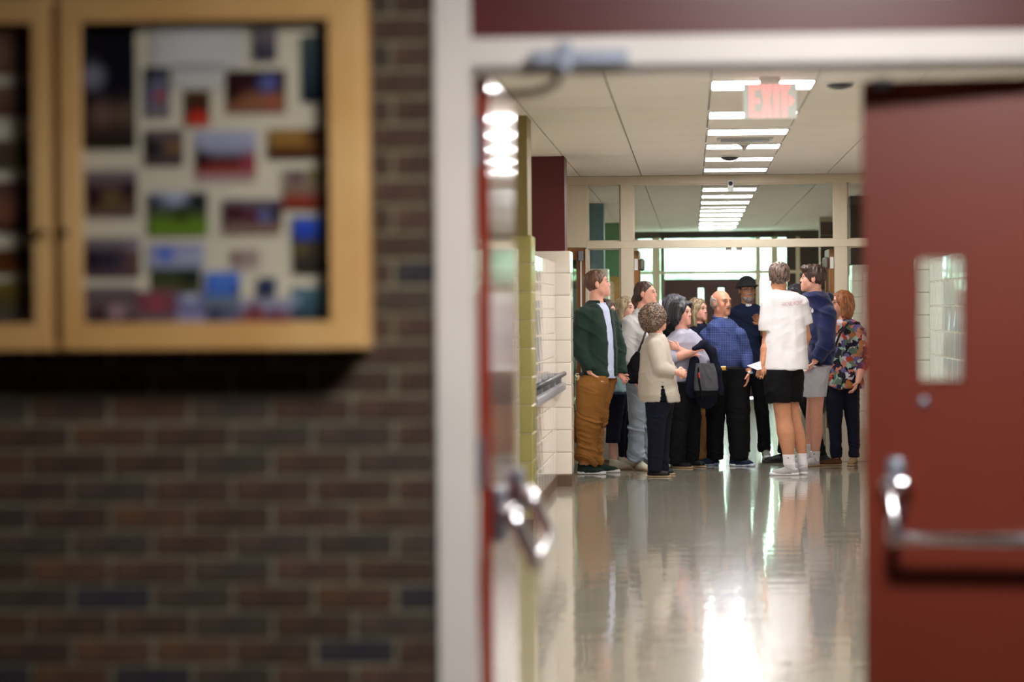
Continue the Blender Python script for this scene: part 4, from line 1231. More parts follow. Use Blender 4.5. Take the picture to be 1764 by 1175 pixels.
def add_hair(style, hc, fr, k, m, base, root, amp=0.0065, len_=0.0, label=None):
    F_, L_, U_ = fr
    P = lambda f, s_, u: hc + (F_ * f + L_ * s_ + U_ * u) * k
    ax = np.array([F_, L_, U_])
    E = lambda f, s_, u, r: Ell(P(f, s_, u), np.array(r) * k, ax)
    h = 0.006
    prims = []
    cuts = []
    dn = lambda f, u: F_ * f + U_ * u
    if style in ('short', 'crop', 'ring', 'quiff'):
        prims = [(E(-.017, 0, .034, (.104, .084, .096)), 0)]
        if style == 'quiff':
            prims += [(E(.010, 0, .092, (.092, .074, .040)), .02), (E(.062, 0, .088, (.036, .062, .030)), .02), (E(-.05, 0, .05, (.075, .088, .08)), .02)]
            cuts = [(P(.094, 0, .064), dn(1, -.85)), (P(0, 0, -.06), dn(-.25, -1))]
        elif style == 'crop':
            prims += [(E(-.03, 0, .05, (.10, .088, .088)), .02), (E(.0, 0, .085, (.085, .072, .042)), .02)]
            cuts = [(P(.082, 0, .075), dn(1, -1)), (P(0, 0, -.075), dn(-.1, -1))]
        elif style == 'short':
            cuts = [(P(.080, 0, .080), dn(1, -.82)), (P(0, 0, -.07), dn(-.15, -1))]
            prims += [(E(.03, .066, .02, (.018, .012, .035)), .01), (E(.03, -.066, .02, (.018, .012, .035)), .01)]
        else:
            prims = [(E(-.020, 0, .020, (.098, .083, .085)), 0)]
            cuts = [(P(.010, 0, .0), dn(1, .1)), (P(-.03, 0, .058), dn(.55, 1)), (P(0, 0, -.06), dn(0, -1))]
    elif style in ('long', 'bob'):
        e = -.10 - len_
        prims = [(E(-.018, 0, .034, (.108, .092, .100)), 0), (E(-.050, 0, -.03, (.072, .098, .11)), .03)]
        for sg in (1, -1):
            prims += [(Cone(P(.020, .068 * sg, .045), P(.012, .084 * sg, -.03), .026 * k, .024 * k), .02),
                      (Cone(P(.010, .084 * sg, -.03), P(.012, .088 * sg, e), .026 * k, .022 * k), .02),
                      (Cone(P(-.05, .070 * sg, -.02), P(-.045, .075 * sg, e - .01), .034 * k, .026 * k), .03)]
        prims += [(Cone(P(-.075, 0, -.02), P(-.075, 0, e - .01), .04 * k, .03 * k, L_, 1.8), .03)]
        cuts = []
    elif style == 'wavy':
        prims = [(E(-.022, 0, .038, (.112, .098, .102)), 0), (E(-.045, 0, -.03, (.085, .10, .09)), .03), (E(.045, .035, .085, (.05, .05, .03)), .02),
                 (Cone(P(.03, -.075, .05), P(.015, -.088, -.055), .026 * k, .028 * k), .02), (Cone(P(.03, .078, .05), P(.02, .088, -.05), .024 * k, .026 * k), .02),
                 (Cone(P(-.06, 0, -.04), P(-.05, 0, -.10), .05 * k, .04 * k, L_, 1.5), .03)]
    elif style == 'ponytail':
        prims = [(E(-.018, 0, .034, (.104, .083, .094)), 0), (E(-.045, 0, .0, (.072, .075, .07)), .02)]
        cuts = [(P(.070, 0, .078), dn(1, -.8)), (P(0, 0, -.07), dn(0, -1))]
    elif style == 'curly':
        prims = [(E(-.030, 0, .026, (.122, .118, .116)), 0), (E(-.055, 0, -.03, (.088, .112, .09)), .03)]
    lo = hc - 0.36 * k; hi = hc + 0.26 * k
    v = Vol(lo, hi, h)
    for p, kk in prims: v.add(p, kk)
    for c, n in cuts: v.plane(c, n)
    if style in ('long', 'bob', 'wavy', 'curly'):
        # open the face
        v.sub(E(.105, 0, -.035, (.080, .058 if style != 'curly' else .062, .115)), .012)
        v.plane(P(.092, 0, .0), F_)
    if style == 'ponytail':
        v.add(Cone(P(-.105, 0, .005), P(-.125, 0, -.045), .020 * k, .028 * k), .01)
        v.add(Cone(P(-.125, 0, -.045), P(-.095, 0, -.15), .028 * k, .014 * k), .01)
        v.add(Cone(P(.03, .068, .04), P(.045, .070, -.03), .006 * k, .004 * k), .006)
    V, F = v.extract()
    if style == 'curly':
        def dsp(Q): return .012 * ridge(vnoise(Q, 52)) + .008 * vnoise(Q + 5, 24) + .006 * ridge(vnoise(Q, 95))
    elif style in ('wavy',):
        def dsp(Q): return .006 * vnoise(Q, (30, 30, 14)) + .004 * vnoise(Q, (70, 70, 20))
    else:
        def dsp(Q): return amp * vnoise(Q, (70, 70, 18)) + amp * .7 * vnoise(Q + 9, (30, 30, 14))
    o = mk('hair', V, F, m, base, root, dsp)
    if label: o['label'] = label
    return o

def smesh(name, prims, m, base, root, h=0.004, k=0.0, planes=(), disp=None, offs=0.0, label=None):
    lo, hi = bounds(prims, 0.02 + offs)
    v = Vol(lo, hi, h)
    for p in prims: v.add(p, k, offs)
    for c, n in planes: v.plane(c, n)
    V, F = v.extract()
    o = mk(name, V, F, m, base, root, disp)
    if o and label: o['label'] = label
    return o

def shoe(root, base, heel_px, py, yaw, L, m, sole, kind='sneaker', label=None, cuff=None):
    c0 = floorpt(heel_px, py)
    F_, L_, U_ = frame(yaw)
    P = lambda f, s_, u: c0 + F_ * f + L_ * s_ + U_ * u
    q = L / 0.29
    low = kind in ('flat', 'loafer')
    top = .055 if low else .085
    prims = [Cone(P(.04, 0, .034), P(.10 * q, 0, .040), .034, .036, L_, .95), Cone(P(.10 * q, 0, .036), P(L - .055, 0, .024), .036, .030, L_, 1.25),
             Cone(P(.045, 0, .03), P(.045, 0, top), .034, .036 if not low else .030)]
    if not low:
        prims += [Cone(P(.06, 0, .075), P(.14 * q, 0, .05), .028, .026), Cone(P(.125 * q, 0, .052), P(L - .07, 0, .03), .024, .022, L_, 1.2)]
    up = smesh('shoe', prims, m, base, root, 0.0055, .015, [(P(0, 0, .012), -U_)], label=label)
    if sole is not None:
        sp = [Cone(P(.038, 0, .016), P(.12 * q, 0, .016), .037, .036, U_, .8), Cone(P(.12 * q, 0, .016), P(L - .045, 0, .016), .036, .040, U_, .7)]
        sl = smesh('sole', sp, sole, base, up, 0.0055, .01, [(P(0, 0, .030 if not low else .016), U_), (P(0, 0, 0.001), -U_)])
    if kind == 'sneaker':
        for i in range(3):
            f = .115 * q + i * .022
            smesh('lace', [Cone(P(f, -.02, .072 - i * .011), P(f + .006, .02, .072 - i * .011), .004, .004)], sole if sole else m, base, up, 0.003)
    return P, up

PEOPLE = {}
def person(key, label, D, head, hk=1.0, skinm=None, top=None, top_yaw=0.0, top_k=0.62, topm=None, top_off=0.0, arms=(), legs=(), legm=None,
           bottom='pants', hair=None, shoes=(), hide=False, body_extra=None, neck=None, brows='brow', face=True, topname='shirt', toph=0.008, fold=None, topcuts=(), legname='trousers', foldleg=None, lips=True, nr=1.0, bt=None, sockm=None, lt=None, bw=1.0):
    """D: depth of the figure; head: (px, py, yaw, pitch[, dy, roll]); top: list of (py, left px, right px) silhouette sections of the upper garment;
    arms: dicts; legs: dicts with the silhouette sections of each leg; shoes: (heel px, sole py, yaw, length, material, sole, kind)"""
    skinm = skinm or S_FAIR
    base = floorpt((top[-1][1] + top[-1][2]) / 2.0, 540 + 1.0); base = A((top[-1][1] + top[-1][2]) / 2.0, 600, D); base[2] = 0.0
    h = 0.0072 if not hide else 0.011
    hdy = head[4] if len(head) > 4 else 0.0
    hc = A(head[0], head[1], D + hdy)
    fr = frame(head[2], head[3], head[5] if len(head) > 5 else 0.0)
    hops, HP, HE, hax = head_ops(hc, fr, hk)
    def tloft(secs, yaw, kk, D0, D1=None):
        z = []; cx_ = []; cy_ = []; rf = []; rl = []
        n = len(secs)
        py0, py1 = secs[0][0], secs[-1][0]
        a = math.radians(yaw)
        for s_ in secs:
            t = (s_[0] - py0) / max(1e-6, (py1 - py0))
            dd = D0 if D1 is None else D0 + (D1 - D0) * t
            p = A((s_[1] + s_[2]) / 2.0, s_[0], dd)
            w_ = (s_[2] - s_[1]) / 2.0 * dd / FPX
            kq = s_[3] if len(s_) > 3 else kk
            r_l = w_ / math.sqrt(math.sin(a) ** 2 + kq * kq * math.cos(a) ** 2)
            z.append(p[2]); cx_.append(p[0]); cy_.append(p[1]); rl.append(r_l); rf.append(r_l * kq)
        return Loft(z, cx_, cy_, rf, rl, yaw)
    T = tloft(top, top_yaw, top_k, D)
    nk = A(*(neck if neck else ((top[0][1] + top[0][2]) / 2.0, top[0][0] + 6)), D + hdy * .5)
    # arms
    arm_p = []; sleeves = []; hands = []
    for a in arms:
        sh = A(a['s'][0], a['s'][1], D + a['s'][2]); el = A(a['e'][0], a['e'][1], D + a['e'][2]); wr = A(a['w'][0], a['w'][1], D + a['w'][2])
        q = a.get('r', 1.0)
        up_ = [Cone(sh, el, .046 * q, .037 * q), ]
        fo = [Cone(el, el + (wr - el) * .35, .038 * q, .038 * q), Cone(el + (wr - el) * .35, wr, .038 * q, .025 * q)]
        arm_p += up_ + fo
        if a.get('h') is not None:
            ht = A(a['h'][0], a['h'][1], D + a['h'][2])
            hands += hand_prims(wr, ht - wr, np.array(a.get('lat', (0, -1, 0)), float), np.array(a.get('n', (0, 0, -1)), float), a.get('curl', .5), a.get('hk', 1.0))
        so = a.get('so', .016); cut = a.get('cut', 1.0)      # cut: fraction of upper arm (<1) or 1 + fraction of forearm covered
        qe = a.get('se', None)
        if cut <= 1.0:
            e2 = sh + (el - sh) * cut
            sleeves.append((Cone(sh, e2, .046 * q + so, .042 * q + so * a.get('flare', 1.5)), e2, el - sh))
        else:
            e2 = el + (wr - el) * (cut - 1)
            sleeves.append((Cone(sh, el, .046 * q + so, .038 * q + so * 1.1), None, None))
            sleeves.append((Cone(el, e2, .038 * q + so * 1.1, .028 * q + so * a.get('cuff', .8)), e2, wr - el))
    # legs
    leg_l = []
    for i, lg in enumerate(legs):
        fp = floorpt(lg['foot'][0], lg['foot'][1])
        if i < len(shoes):
            ys_ = math.radians(shoes[i][2])
            fp = floorpt(shoes[i][0], shoes[i][1]) + np.array([math.cos(ys_), math.sin(ys_), 0]) * .048
            lg['fyaw'] = shoes[i][2]
        leg_l.append((tloft(lg['secs'], lg.get('yaw', 0), lg.get('k', .95), D + lg.get('dy', 0.0), fp[1]), lg, fp))
    # ---- body: one continuous surface
    allp = [T] + arm_p + [x[0] for x in leg_l] + [x[0] for x in hands] + [x[1] for x in hops]
    lo, hi = bounds(allp, 0.03); lo[2] = -0.01
    v = Vol(lo, hi, h)
    bo = -0.020
    TB = Trim(T, (0, 0, T.z[0] + .035) if bt is None else A(top[-1][1], bt, D), (0, 0, -1))
    v.add(TB, 0.0, bo)
    for (l_, lg, fp) in leg_l:
        v.add(l_, .02, lg.get('boff', -.012))
        an = A(lg['secs'][-1][1] * .5 + lg['secs'][-1][2] * .5, lg['secs'][-1][0], fp[1])
        ft = fp.copy(); ft[2] = .05
        v.add(Cone(an, ft, .032, .026), .02)
        yw = math.radians(lg.get('fyaw', 0)); 
        v.add(Cone(ft - (0, 0, .014), ft + np.array([math.cos(yw) * .09, math.sin(yw) * .09, -.022]), .020, .014), .01)
    v.clip_under(T, T.z[0] - .004, .016)
    for p in arm_p: v.add(p, .02)
    v.add(Cone(hc + (fr[0] * -.022 + fr[2] * -.045) * hk, nk, .050 * hk * nr, .056 * hk * nr), .02)
    v.add(Cone(nk, nk - (0, 0, .06), .058 * hk, .06 * hk), .03)
    for sgn, p, kk in [(o_[0], o_[1], o_[2]) for o_ in hops]:
        (v.add if sgn == '+' else v.sub)(p, kk)
    for p, kk in hands: v.add(p, kk)
    if body_extra: body_extra(v)
    V, F = v.extract()
    root = mk('person', V, F, skinm, base)
    root.location = base
    tag(root, label, 'person', None)
    hd = (lambda n, ps, m_, **kw: smesh(n, ps, m_, base, root, **kw))
    # ---- face details
    if face:
        for sg in (1, -1):
            smesh('eye', [Ell(HP(.0815, .030 * sg, .0095), np.array([.010, .0115, .0056]) * hk, hax)], M['eye_white'], base, root, 0.003)
            smesh('iris', [Ell(HP(.0900, .0300 * sg, .0095), np.array([.0035, .0056, .0050]) * hk, hax)], M['iris'], base, root, 0.0022)
            smesh('eyelash', [Cone(HP(.0905, .018 * sg, .0150), HP(.0890, .031 * sg, .0172), .0022 * hk, .0026 * hk), Cone(HP(.0890, .031 * sg, .0172), HP(.0845, .044 * sg, .0140), .0026 * hk, .0022 * hk)], M['brow'], base, root, 0.0022)
            smesh('eyebrow', [Cone(HP(.0915, .015 * sg, .0325), HP(.0880, .034 * sg, .0370), .0034 * hk * bw, .0034 * hk * bw), Cone(HP(.0880, .034 * sg, .0370), HP(.0770, .051 * sg, .0340), .0034 * hk * bw, .0022 * hk * bw)], M[brows], base, root, 0.0028)
        if lips: smesh('lips', [Ell(HP(.0865, 0, -.0520), np.array([.0115, .022, .0045]) * hk, hax), Ell(HP(.0855, 0, -.0600), np.array([.0115, .019, .0050]) * hk, hax)], M['lips'], base, root, 0.0026, .002)
    # ---- upper garment
    sl = [s_[0] for s_ in sleeves]
    lo, hi = bounds([T] + sl, 0.04)
    v = Vol(lo, hi, toph if not hide else 0.012)
    v.add(T, 0.0, top_off)
    if sl:
        for (p, e2, dr) in sleeves:
            v.add(p if e2 is None else Trim(p, e2, dr), .02)
    for c in topcuts: c(v, T)
    V, F = v.extract()
    tp = mk(topname, V, F, topm, base, root, fold or fold_cloth())
    # ---- lower garment
    if legs and legm is not None:
        ll = [x[0] for x in leg_l]
        sl_ = [tloft(lg['shorts'], lg.get('yaw', 0), .9, D + lg.get('dy', 0.0), D + lg.get('dy', 0) * .9) for lg in legs] if bottom == 'shorts' else []
        ll = ll + sl_
        lo, hi = bounds(ll, 0.04)
        v = Vol(lo, hi, 0.0075 if not hide else 0.012)
        for (l_, lg, fp) in leg_l:
            if lg.get('bare'):
                continue
            v.add(l_, .008, 0.0)
        if bottom == 'shorts':
            for q_ in sl_: v.add(q_, .012)
        zlt = T.z[0] + .03 if lt is None else float(A(top[-1][1], lt, D)[2])
        v.clip_under(T, T.z[0] - .004, .010)
        v.plane((0, 0, zlt), (0, 0, 1))
        V, F = v.extract()
        zk = A(0, 720, D)[2] if False else 0.50
        mk(legname, V, F, legm, base, root, foldleg or fold_leg(.007, .52, .13 if bottom == 'pants' else None))
    for (l_, lg, fp) in leg_l:
        if lg.get('sock'):
            zt_ = A(0, lg['sock'], fp[1])[2] if False else float(at(lg['secs'][-1][1], lg['sock'], fp[1]).z)
            f2 = fp.copy(); f2[2] = .06
            f1 = np.array([l_.cx[0], l_.cy[0], l_.z[0] + .01])
            v = Vol(*[q_ for q_ in (np.minimum(l_.lo, f2 - .06), np.maximum(l_.hi, f2 + .06))], 0.006)
            v.add(Trim(l_, (0, 0, zt_), (0, 0, 1)), 0, .006)
            v.add(Cone(f1, f2, l_.rl[0] + .006, .038), .01)
            v.plane((0, 0, zt_), (0, 0, 1))
            V, F = v.extract()
            mk('sock', V, F, sockm, base, root)
    P_ = []
    for s_ in shoes:
        P_.append(shoe(root, base, *s_[:7], label=s_[7] if len(s_) > 7 else None))
    if hair:
        add_hair(hair[0], hc, fr, hk, hair[1], base, root, len_=hair[2] if len(hair) > 2 else 0.0)
    d = dict(root=root, base=base, hc=hc, fr=fr, HP=HP, HE=HE, hax=hax, hk=hk, D=D, T=T, top=tp, shoes=P_)
    PEOPLE[key] = d
    return d

def _perp(d):
    a = np.cross(d, (0, 0, 1.0)); 
    if np.linalg.norm(a) < .1: a = np.cross(d, (1.0, 0, 0))
    a = a / np.linalg.norm(a)
    return a, np.cross(d, a)

def glasses(d, m='glasses'):
    HP, base, root, k = d['HP'], d['base'], d['root'], d['hk']
    g = B()
    for sg in (1, -1):
        pts = []
        for q in range(17):
            t = 2 * PI * q / 16
            pts.append(Vector(HP(.103, sg * .033 + .023 * math.cos(t), .008 + .017 * math.sin(t)) - base))
        g.tube(pts, .0022, 6, False)
        g.tube([Vector(HP(.101, sg * .055, .012) - base), Vector(HP(.0, sg * .083, .010) - base)], .002, 6)
    g.tube([Vector(HP(.106, -.010, .010) - base), Vector(HP(.106, .010, .010) - base)], .002, 6)
    return g.obj('glasses', M[m], root, True)

def collar(d, c_px, c_py, r, m, dy=0.0, yaw=None, h=.03, name='collar', tilt=.02, gap=.6):
    """open shirt collar: a band around the neck"""
    c = A(c_px, c_py, d['D'] + dy); a0 = math.radians(yaw if yaw is not None else 0)
    prims = []
    n = 18
    pts = []
    for i in range(n + 1):
        t = a0 + gap / 2 + (2 * PI - gap) * i / n
        fz = -tilt * math.cos(t - a0)
        pts.append(c + np.array([math.cos(t) * r, math.sin(t) * r, fz]))
    for i in range(n):
        prims.append(Cone(pts[i], pts[i + 1], .010, .010, (0, 0, 1), h / .02))
    return smesh(name, prims, m, d['base'], d['root'], 0.006, .004)

# ------------------------------------------------------------------ the people
C_GREEN = cloth('green_fleece', (32, 53, 46), (26, 45, 39), sheen=.1, b=.6, bs=220)
C_LBLUE = cloth('pale_blue_shirt', (196, 206, 232), (182, 192, 224)); C_KHAKI = cloth('khaki_cotton', (158, 108, 54), (134, 88, 42))
C_WSWEAT = cloth('white_sweatshirt', (206, 204, 206)); C_JEAN = cloth('light_denim', (160, 174, 192), (136, 152, 174))
C_NAVY = cloth('navy_cotton', (26, 30, 50), (18, 22, 40)); C_BLACK = cloth('black_cotton', (9, 9, 13), (6, 6, 10)); C_NAVYP = cloth('navy_trousers', (20, 24, 42), (14, 17, 32))
C_CREAM = cloth('cream_knit', (188, 180, 168), (178, 169, 156), b=.7, bs=180); C_LAV = cloth('lavender_knit', (176, 174, 192), (164, 162, 182))
C_WHITE = cloth('white_cotton', (224, 222, 226)); C_HOOD = cloth('navy_hoodie', (26, 34, 76), (20, 26, 62), sheen=.2); C_GREYS = cloth('grey_shorts', (176, 176, 184), (158, 158, 168))
C_TAN = cloth('tan_trousers', (158, 116, 70), (134, 96, 56)); C_POLO = cloth('navy_polo', (26, 38, 64), (20, 30, 54)); C_TEAL = cloth('pale_teal_top', (140, 168, 172))
C_SOCK = cloth('white_sock', (226, 224, 230), b=.5)
SH_GREEN = cloth('dark_green_shoe', (34, 48, 42)); SH_WHITE = cloth('off_white_shoe', (196, 190, 172)); SH_BLACK = cloth('black_shoe', (20, 20, 24), rough=.5); SH_GREY = cloth('grey_suede', (170, 168, 170), (146, 144, 148))
SH_BLUE = cloth('black_blue_runner', (22, 24, 36), (30, 60, 110)); SH_TAN = cloth('tan_suede', (140, 116, 84)); SH_BROWN = cloth('brown_loafer', (92, 56, 40)); SH_SAGE = cloth('sage_shoe', (150, 156, 144))
M['sole_blue'] = mat('blue_white_sole', (60, 110, 170), 0.5, rgb2=(220, 224, 230), vscale=14)
# blue check shirt
C_CHECK = cloth('blue_check_shirt', (58, 74, 132))
nt = C_CHECK.node_tree; bs_ = nt.nodes['Principled BSDF']; tc_ = [n for n in nt.nodes if n.type == 'TEX_COORD'][0]
bk = nt.nodes.new('ShaderNodeTexBrick'); bk.offset = 0
bk.inputs['Color1'].default_value = lin((48, 60, 112)) + (1,); bk.inputs['Color2'].default_value = lin((46, 58, 108)) + (1,); bk.inputs['Mortar'].default_value = lin((100, 118, 172)) + (1,)
bk.inputs['Scale'].default_value = 1.0; bk.inputs['Mortar Size'].default_value = .0013; bk.inputs['Mortar Smooth'].default_value = .4; bk.inputs['Brick Width'].default_value = .016; bk.inputs['Row Height'].default_value = .016
mp = nt.nodes.new('ShaderNodeMapping'); mp.inputs['Rotation'].default_value = (PI / 2, 0, 0)
nt.links.new(tc_.outputs['Object'], mp.inputs['Vector']); nt.links.new(mp.outputs['Vector'], bk.inputs['Vector']); nt.links.new(bk.outputs['Color'], bs_.inputs['Base Color'])
# floral blouse
C_FLOR = cloth('floral_blouse', (120, 90, 90))
nt = C_FLOR.node_tree; bs_ = nt.nodes['Principled BSDF']; tc_ = [n for n in nt.nodes if n.type == 'TEX_COORD'][0]
nz_ = nt.nodes.new('ShaderNodeTexNoise'); nz_.inputs['Scale'].default_value = 12; 
mxv = nt.nodes.new('ShaderNodeMixRGB'); mxv.inputs[0].default_value = .12
vo = nt.nodes.new('ShaderNodeTexVoronoi'); vo.inputs['Scale'].default_value = 23
rp = nt.nodes.new('ShaderNodeValToRGB'); rp.color_ramp.interpolation = 'CONSTANT'
sp_ = nt.nodes.new('ShaderNodeSeparateColor')
cols_f = [(26, 28, 52), (150, 176, 164), (66, 50, 84), (178, 70, 56), (40, 36, 48), (196, 190, 196), (168, 112, 70), (96, 92, 140), (30, 24, 30), (190, 120, 100), (90, 110, 96)]
els = rp.color_ramp.elements
while len(els) < len(cols_f): els.new(0.5)
for i, c in enumerate(cols_f): els[i].position = i / len(cols_f); els[i].color = lin(c) + (1,)
nt.links.new(tc_.outputs['Object'], nz_.inputs['Vector']); nt.links.new(tc_.outputs['Object'], mxv.inputs[1]); nt.links.new(nz_.outputs['Color'], mxv.inputs[2])
nt.links.new(mxv.outputs[0], vo.inputs['Vector']); nt.links.new(vo.outputs['Color'], sp_.inputs['Color']); nt.links.new(sp_.outputs['Red'], rp.inputs['Fac']); nt.links.new(rp.outputs['Color'], bs_.inputs['Base Color'])

def open_front(yaw, half, z0=None, z1=None, depth=.4):
    """opens a garment down the front"""
    def f(v, T):
        F_, L_, U_ = frame(yaw)
        x = (v.lo[0] + v.h * np.arange(v.n[0]))[:, None, None]; y = (v.lo[1] + v.h * np.arange(v.n[1]))[None, :, None]; z = (v.lo[2] + v.h * np.arange(v.n[2]))[None, None, :]
        zz = z[0, 0, :]
        cx_ = np.interp(zz, T.z, T.cx)[None, None, :]; cy_ = np.interp(zz, T.z, T.cy)[None, None, :]
        px = x - cx_; py = y - cy_
        l_ = px * L_[0] + py * L_[1]; f_ = px * F_[0] + py * F_[1]
        zt = T.z[-1]
        hw = half if not callable(half) else half(zz)[None, None, :]
        d = np.maximum(np.abs(l_) - hw, -f_)
        if z0 is not None: d = np.maximum(d, z0 - z)
        if z1 is not None: d = np.maximum(d, z - z1)
        v.g = np.maximum(v.g, (-d).astype(np.float32))
    return f

# P1 --- man in the green fleece
T1 = [(519, 1013, 1040, .85), (526, 1006, 1047, .8), (535, 1001, 1054), (555, 1000, 1058), (580, 1002, 1061), (605, 1003, 1063), (630, 1003, 1064), (647, 1005, 1063)]
p1 = person('fleece', 'tall man in a dark green fleece and khaki trousers, left of the group', 25.9, (1030, 490, 4, 8), 1.08, S_PINK, T1, -32, .66, C_GREEN,
    arms=[dict(s=(1006, 543, -.13), e=(997, 598, -.15), w=(1017, 640, -.17), h=(1026, 650, -.16), r=1.25, so=.024, cut=1.95, cuff=1.0, lat=(1, 0, 0), n=(1, 0, 0), curl=.4),
          dict(s=(1050, 545, .13), e=(1066, 600, .12), w=(1069, 647, .04), h=(1080, 658, -.02), r=1.1, so=.022, cut=1.92, cuff=1.0, lat=(0, 0, 1), n=(0, -1, 0), curl=1.0)],
    legs=[dict(foot=(1008, 817), secs=[(634, 1008, 1046), (650, 997, 1048), (664, 992, 1049), (680, 992, 1046), (720, 991, 1037), (738, 992, 1034), (760, 993, 1028), (785, 994, 1026), (800, 996, 1024)], dy=-.06, k=.9, fyaw=-15),
          dict(foot=(1034, 814), secs=[(634, 1014, 1058), (655, 1016, 1062), (690, 1014, 1052), (720, 1012, 1045), (745, 1013, 1040), (775, 1014, 1036), (799, 1016, 1037)], dy=.10, k=.9, fyaw=-10)],
    legm=C_KHAKI, shoes=[(994, 817, -12, .285, SH_GREEN, M['sole_white'], 'sneaker'), (1018, 814, -8, .285, SH_GREEN, M['sole_white'], 'sneaker')],
    hair=('short', H_BROWN), neck=(1027, 523), topname='fleece_jacket',
    topcuts=[open_front(-32, lambda z: np.interp(z, [.95, 1.1, 1.35, 1.5, 1.62], [.055, .052, .05, .055, .075]))], foldleg=fold_leg(0.0228, .48, .14))
ts = [(s[0], s[1] + 3, s[2] - 3) + tuple(s[3:]) for s in T1[:-1]] + [(652, 1006, 1062)]
# the shirt worn under the fleece
def under(d, secs, yaw, k, m, name='shirt', off=0.0, fold=None):
    z = []; cx_ = []; cy_ = []; rf = []; rl = []; a = math.radians(yaw)
    for s_ in secs:
        p = A((s_[1] + s_[2]) / 2.0, s_[0], d['D']); w_ = (s_[2] - s_[1]) / 2.0 * d['D'] / FPX; kq = s_[3] if len(s_) > 3 else k
        r_l = w_ / math.sqrt(math.sin(a) ** 2 + kq * kq * math.cos(a) ** 2)
        z.append(p[2]); cx_.append(p[0]); cy_.append(p[1]); rl.append(r_l); rf.append(r_l * kq)
    return smesh(name, [Loft(z, cx_, cy_, rf, rl, yaw)], m, d['base'], d['root'], 0.0075, 0, disp=fold or fold_drape(0.0076), offs=off)
under(p1, ts, -32, .66, C_LBLUE)
collar(p1, 1029, 522, .076, C_GREEN, yaw=-32, h=.05, gap=1.5, tilt=.0)
collar(p1, 1030, 522, .066, C_LBLUE, yaw=-32, h=.040, gap=.8, tilt=.018)

# P2 --- woman with ponytail
p2 = person('ponytail', 'young woman with a brown ponytail in a white sweatshirt and light jeans', 26.35, (1113, 507, -18, 4), 1.0, S_PINK,
    [(531, 1097, 1121, .8), (540, 1090, 1127, .75), (556, 1085, 1130), (590, 1085, 1130), (630, 1084, 1127), (652, 1082, 1124)], -25, .7, C_WSWEAT,
    arms=[dict(s=(1086, 556, -.10), e=(1079, 606, -.12), w=(1088, 648, -.12), h=(1094, 660, -.1), r=1.1, so=.03, cut=1.95, cuff=1.0, n=(1, 0, 0)),
          dict(s=(1126, 556, .10), e=(1134, 606, .1), w=(1130, 640, .0), h=(1126, 652, 0), r=1.0, so=.028, cut=1.95, n=(-1, 0, 0))],
    legs=[dict(foot=(1100, 812), secs=[(640, 1076, 1122), (665, 1078, 1118), (695, 1081, 1113), (725, 1082, 1111), (760, 1082, 1110), (793, 1082, 1109)], dy=-.05, k=.9, fyaw=-70),
          dict(foot=(1118, 806), secs=[(640, 1090, 1130), (665, 1092, 1126), (700, 1096, 1122), (750, 1102, 1122), (792, 1104, 1124)], dy=.08, k=.9, fyaw=-60)],
    legm=C_JEAN, shoes=[(1098, 810, -62, .25, SH_WHITE, M['sole_tan'], 'sneaker'), (1112, 806.5, -45, .25, SH_WHITE, M['sole_tan'], 'sneaker')],
    nr=.84, bw=.7, hair=('ponytail', H_DARKB), neck=(1108, 532), topname='sweatshirt', foldleg=fold_leg(0.0171, .45, .10))
smesh('hair_tie', [Ell(p2['HP'](-.112, 0, .010), (.016, .022, .016), p2['hax'])], C_WSWEAT, p2['base'], p2['root'], 0.004)

# P3 --- person behind the fleece man, navy cropped trousers
p3 = person('capri', 'dark-haired person in navy cropped trousers and off-white shoes, half hidden behind the green fleece', 26.8, (1044, 538, -20, 0), .98, S_FAIR,
    [(561, 1034, 1056, .8), (568, 1024, 1066, .7), (585, 1020, 1070), (630, 1022, 1072), (668, 1030, 1080), (676, 1034, 1082)], -30, .7, C_TEAL,
    arms=[dict(s=(1028, 583, -.05), e=(1024, 625, -.05), w=(1034, 655, -.1), h=(1040, 664, -.1), cut=1.6, so=.015), dict(s=(1062, 583, .05), e=(1064, 625, .05), w=(1060, 655, 0), h=(1056, 664, 0), cut=1.6, so=.015)],
    legs=[dict(foot=(1058, 809), secs=[(655, 1040, 1082), (680, 1043, 1080), (710, 1044, 1074), (740, 1044, 1070), (763, 1043, 1068)], dy=-.05, fyaw=-12, k=.8),
          dict(foot=(1072, 805), secs=[(655, 1050, 1086), (690, 1056, 1082), (730, 1062, 1078), (788, 1066, 1076)], dy=.10, fyaw=-12, k=.8)],
    legm=C_NAVYP, bottom='capri', shoes=[(1048, 809, -12, .245, SH_WHITE, M['sole_tan'], 'sneaker'), (1062, 805, -12, .24, SH_WHITE, M['sole_tan'], 'sneaker')],
    hair=('bob', H_DARKB), legname='cropped_trousers', hide=True)
glasses(p3)
smesh('calf', [Cone(A(1056, 760, 26.72), A(1057, 775, 26.7), .042, .036), Cone(A(1057, 775, 26.7), A(1057, 796, 26.7), .036, .03)], S_FAIR, p3['base'], p3['root'], 0.006, .01)

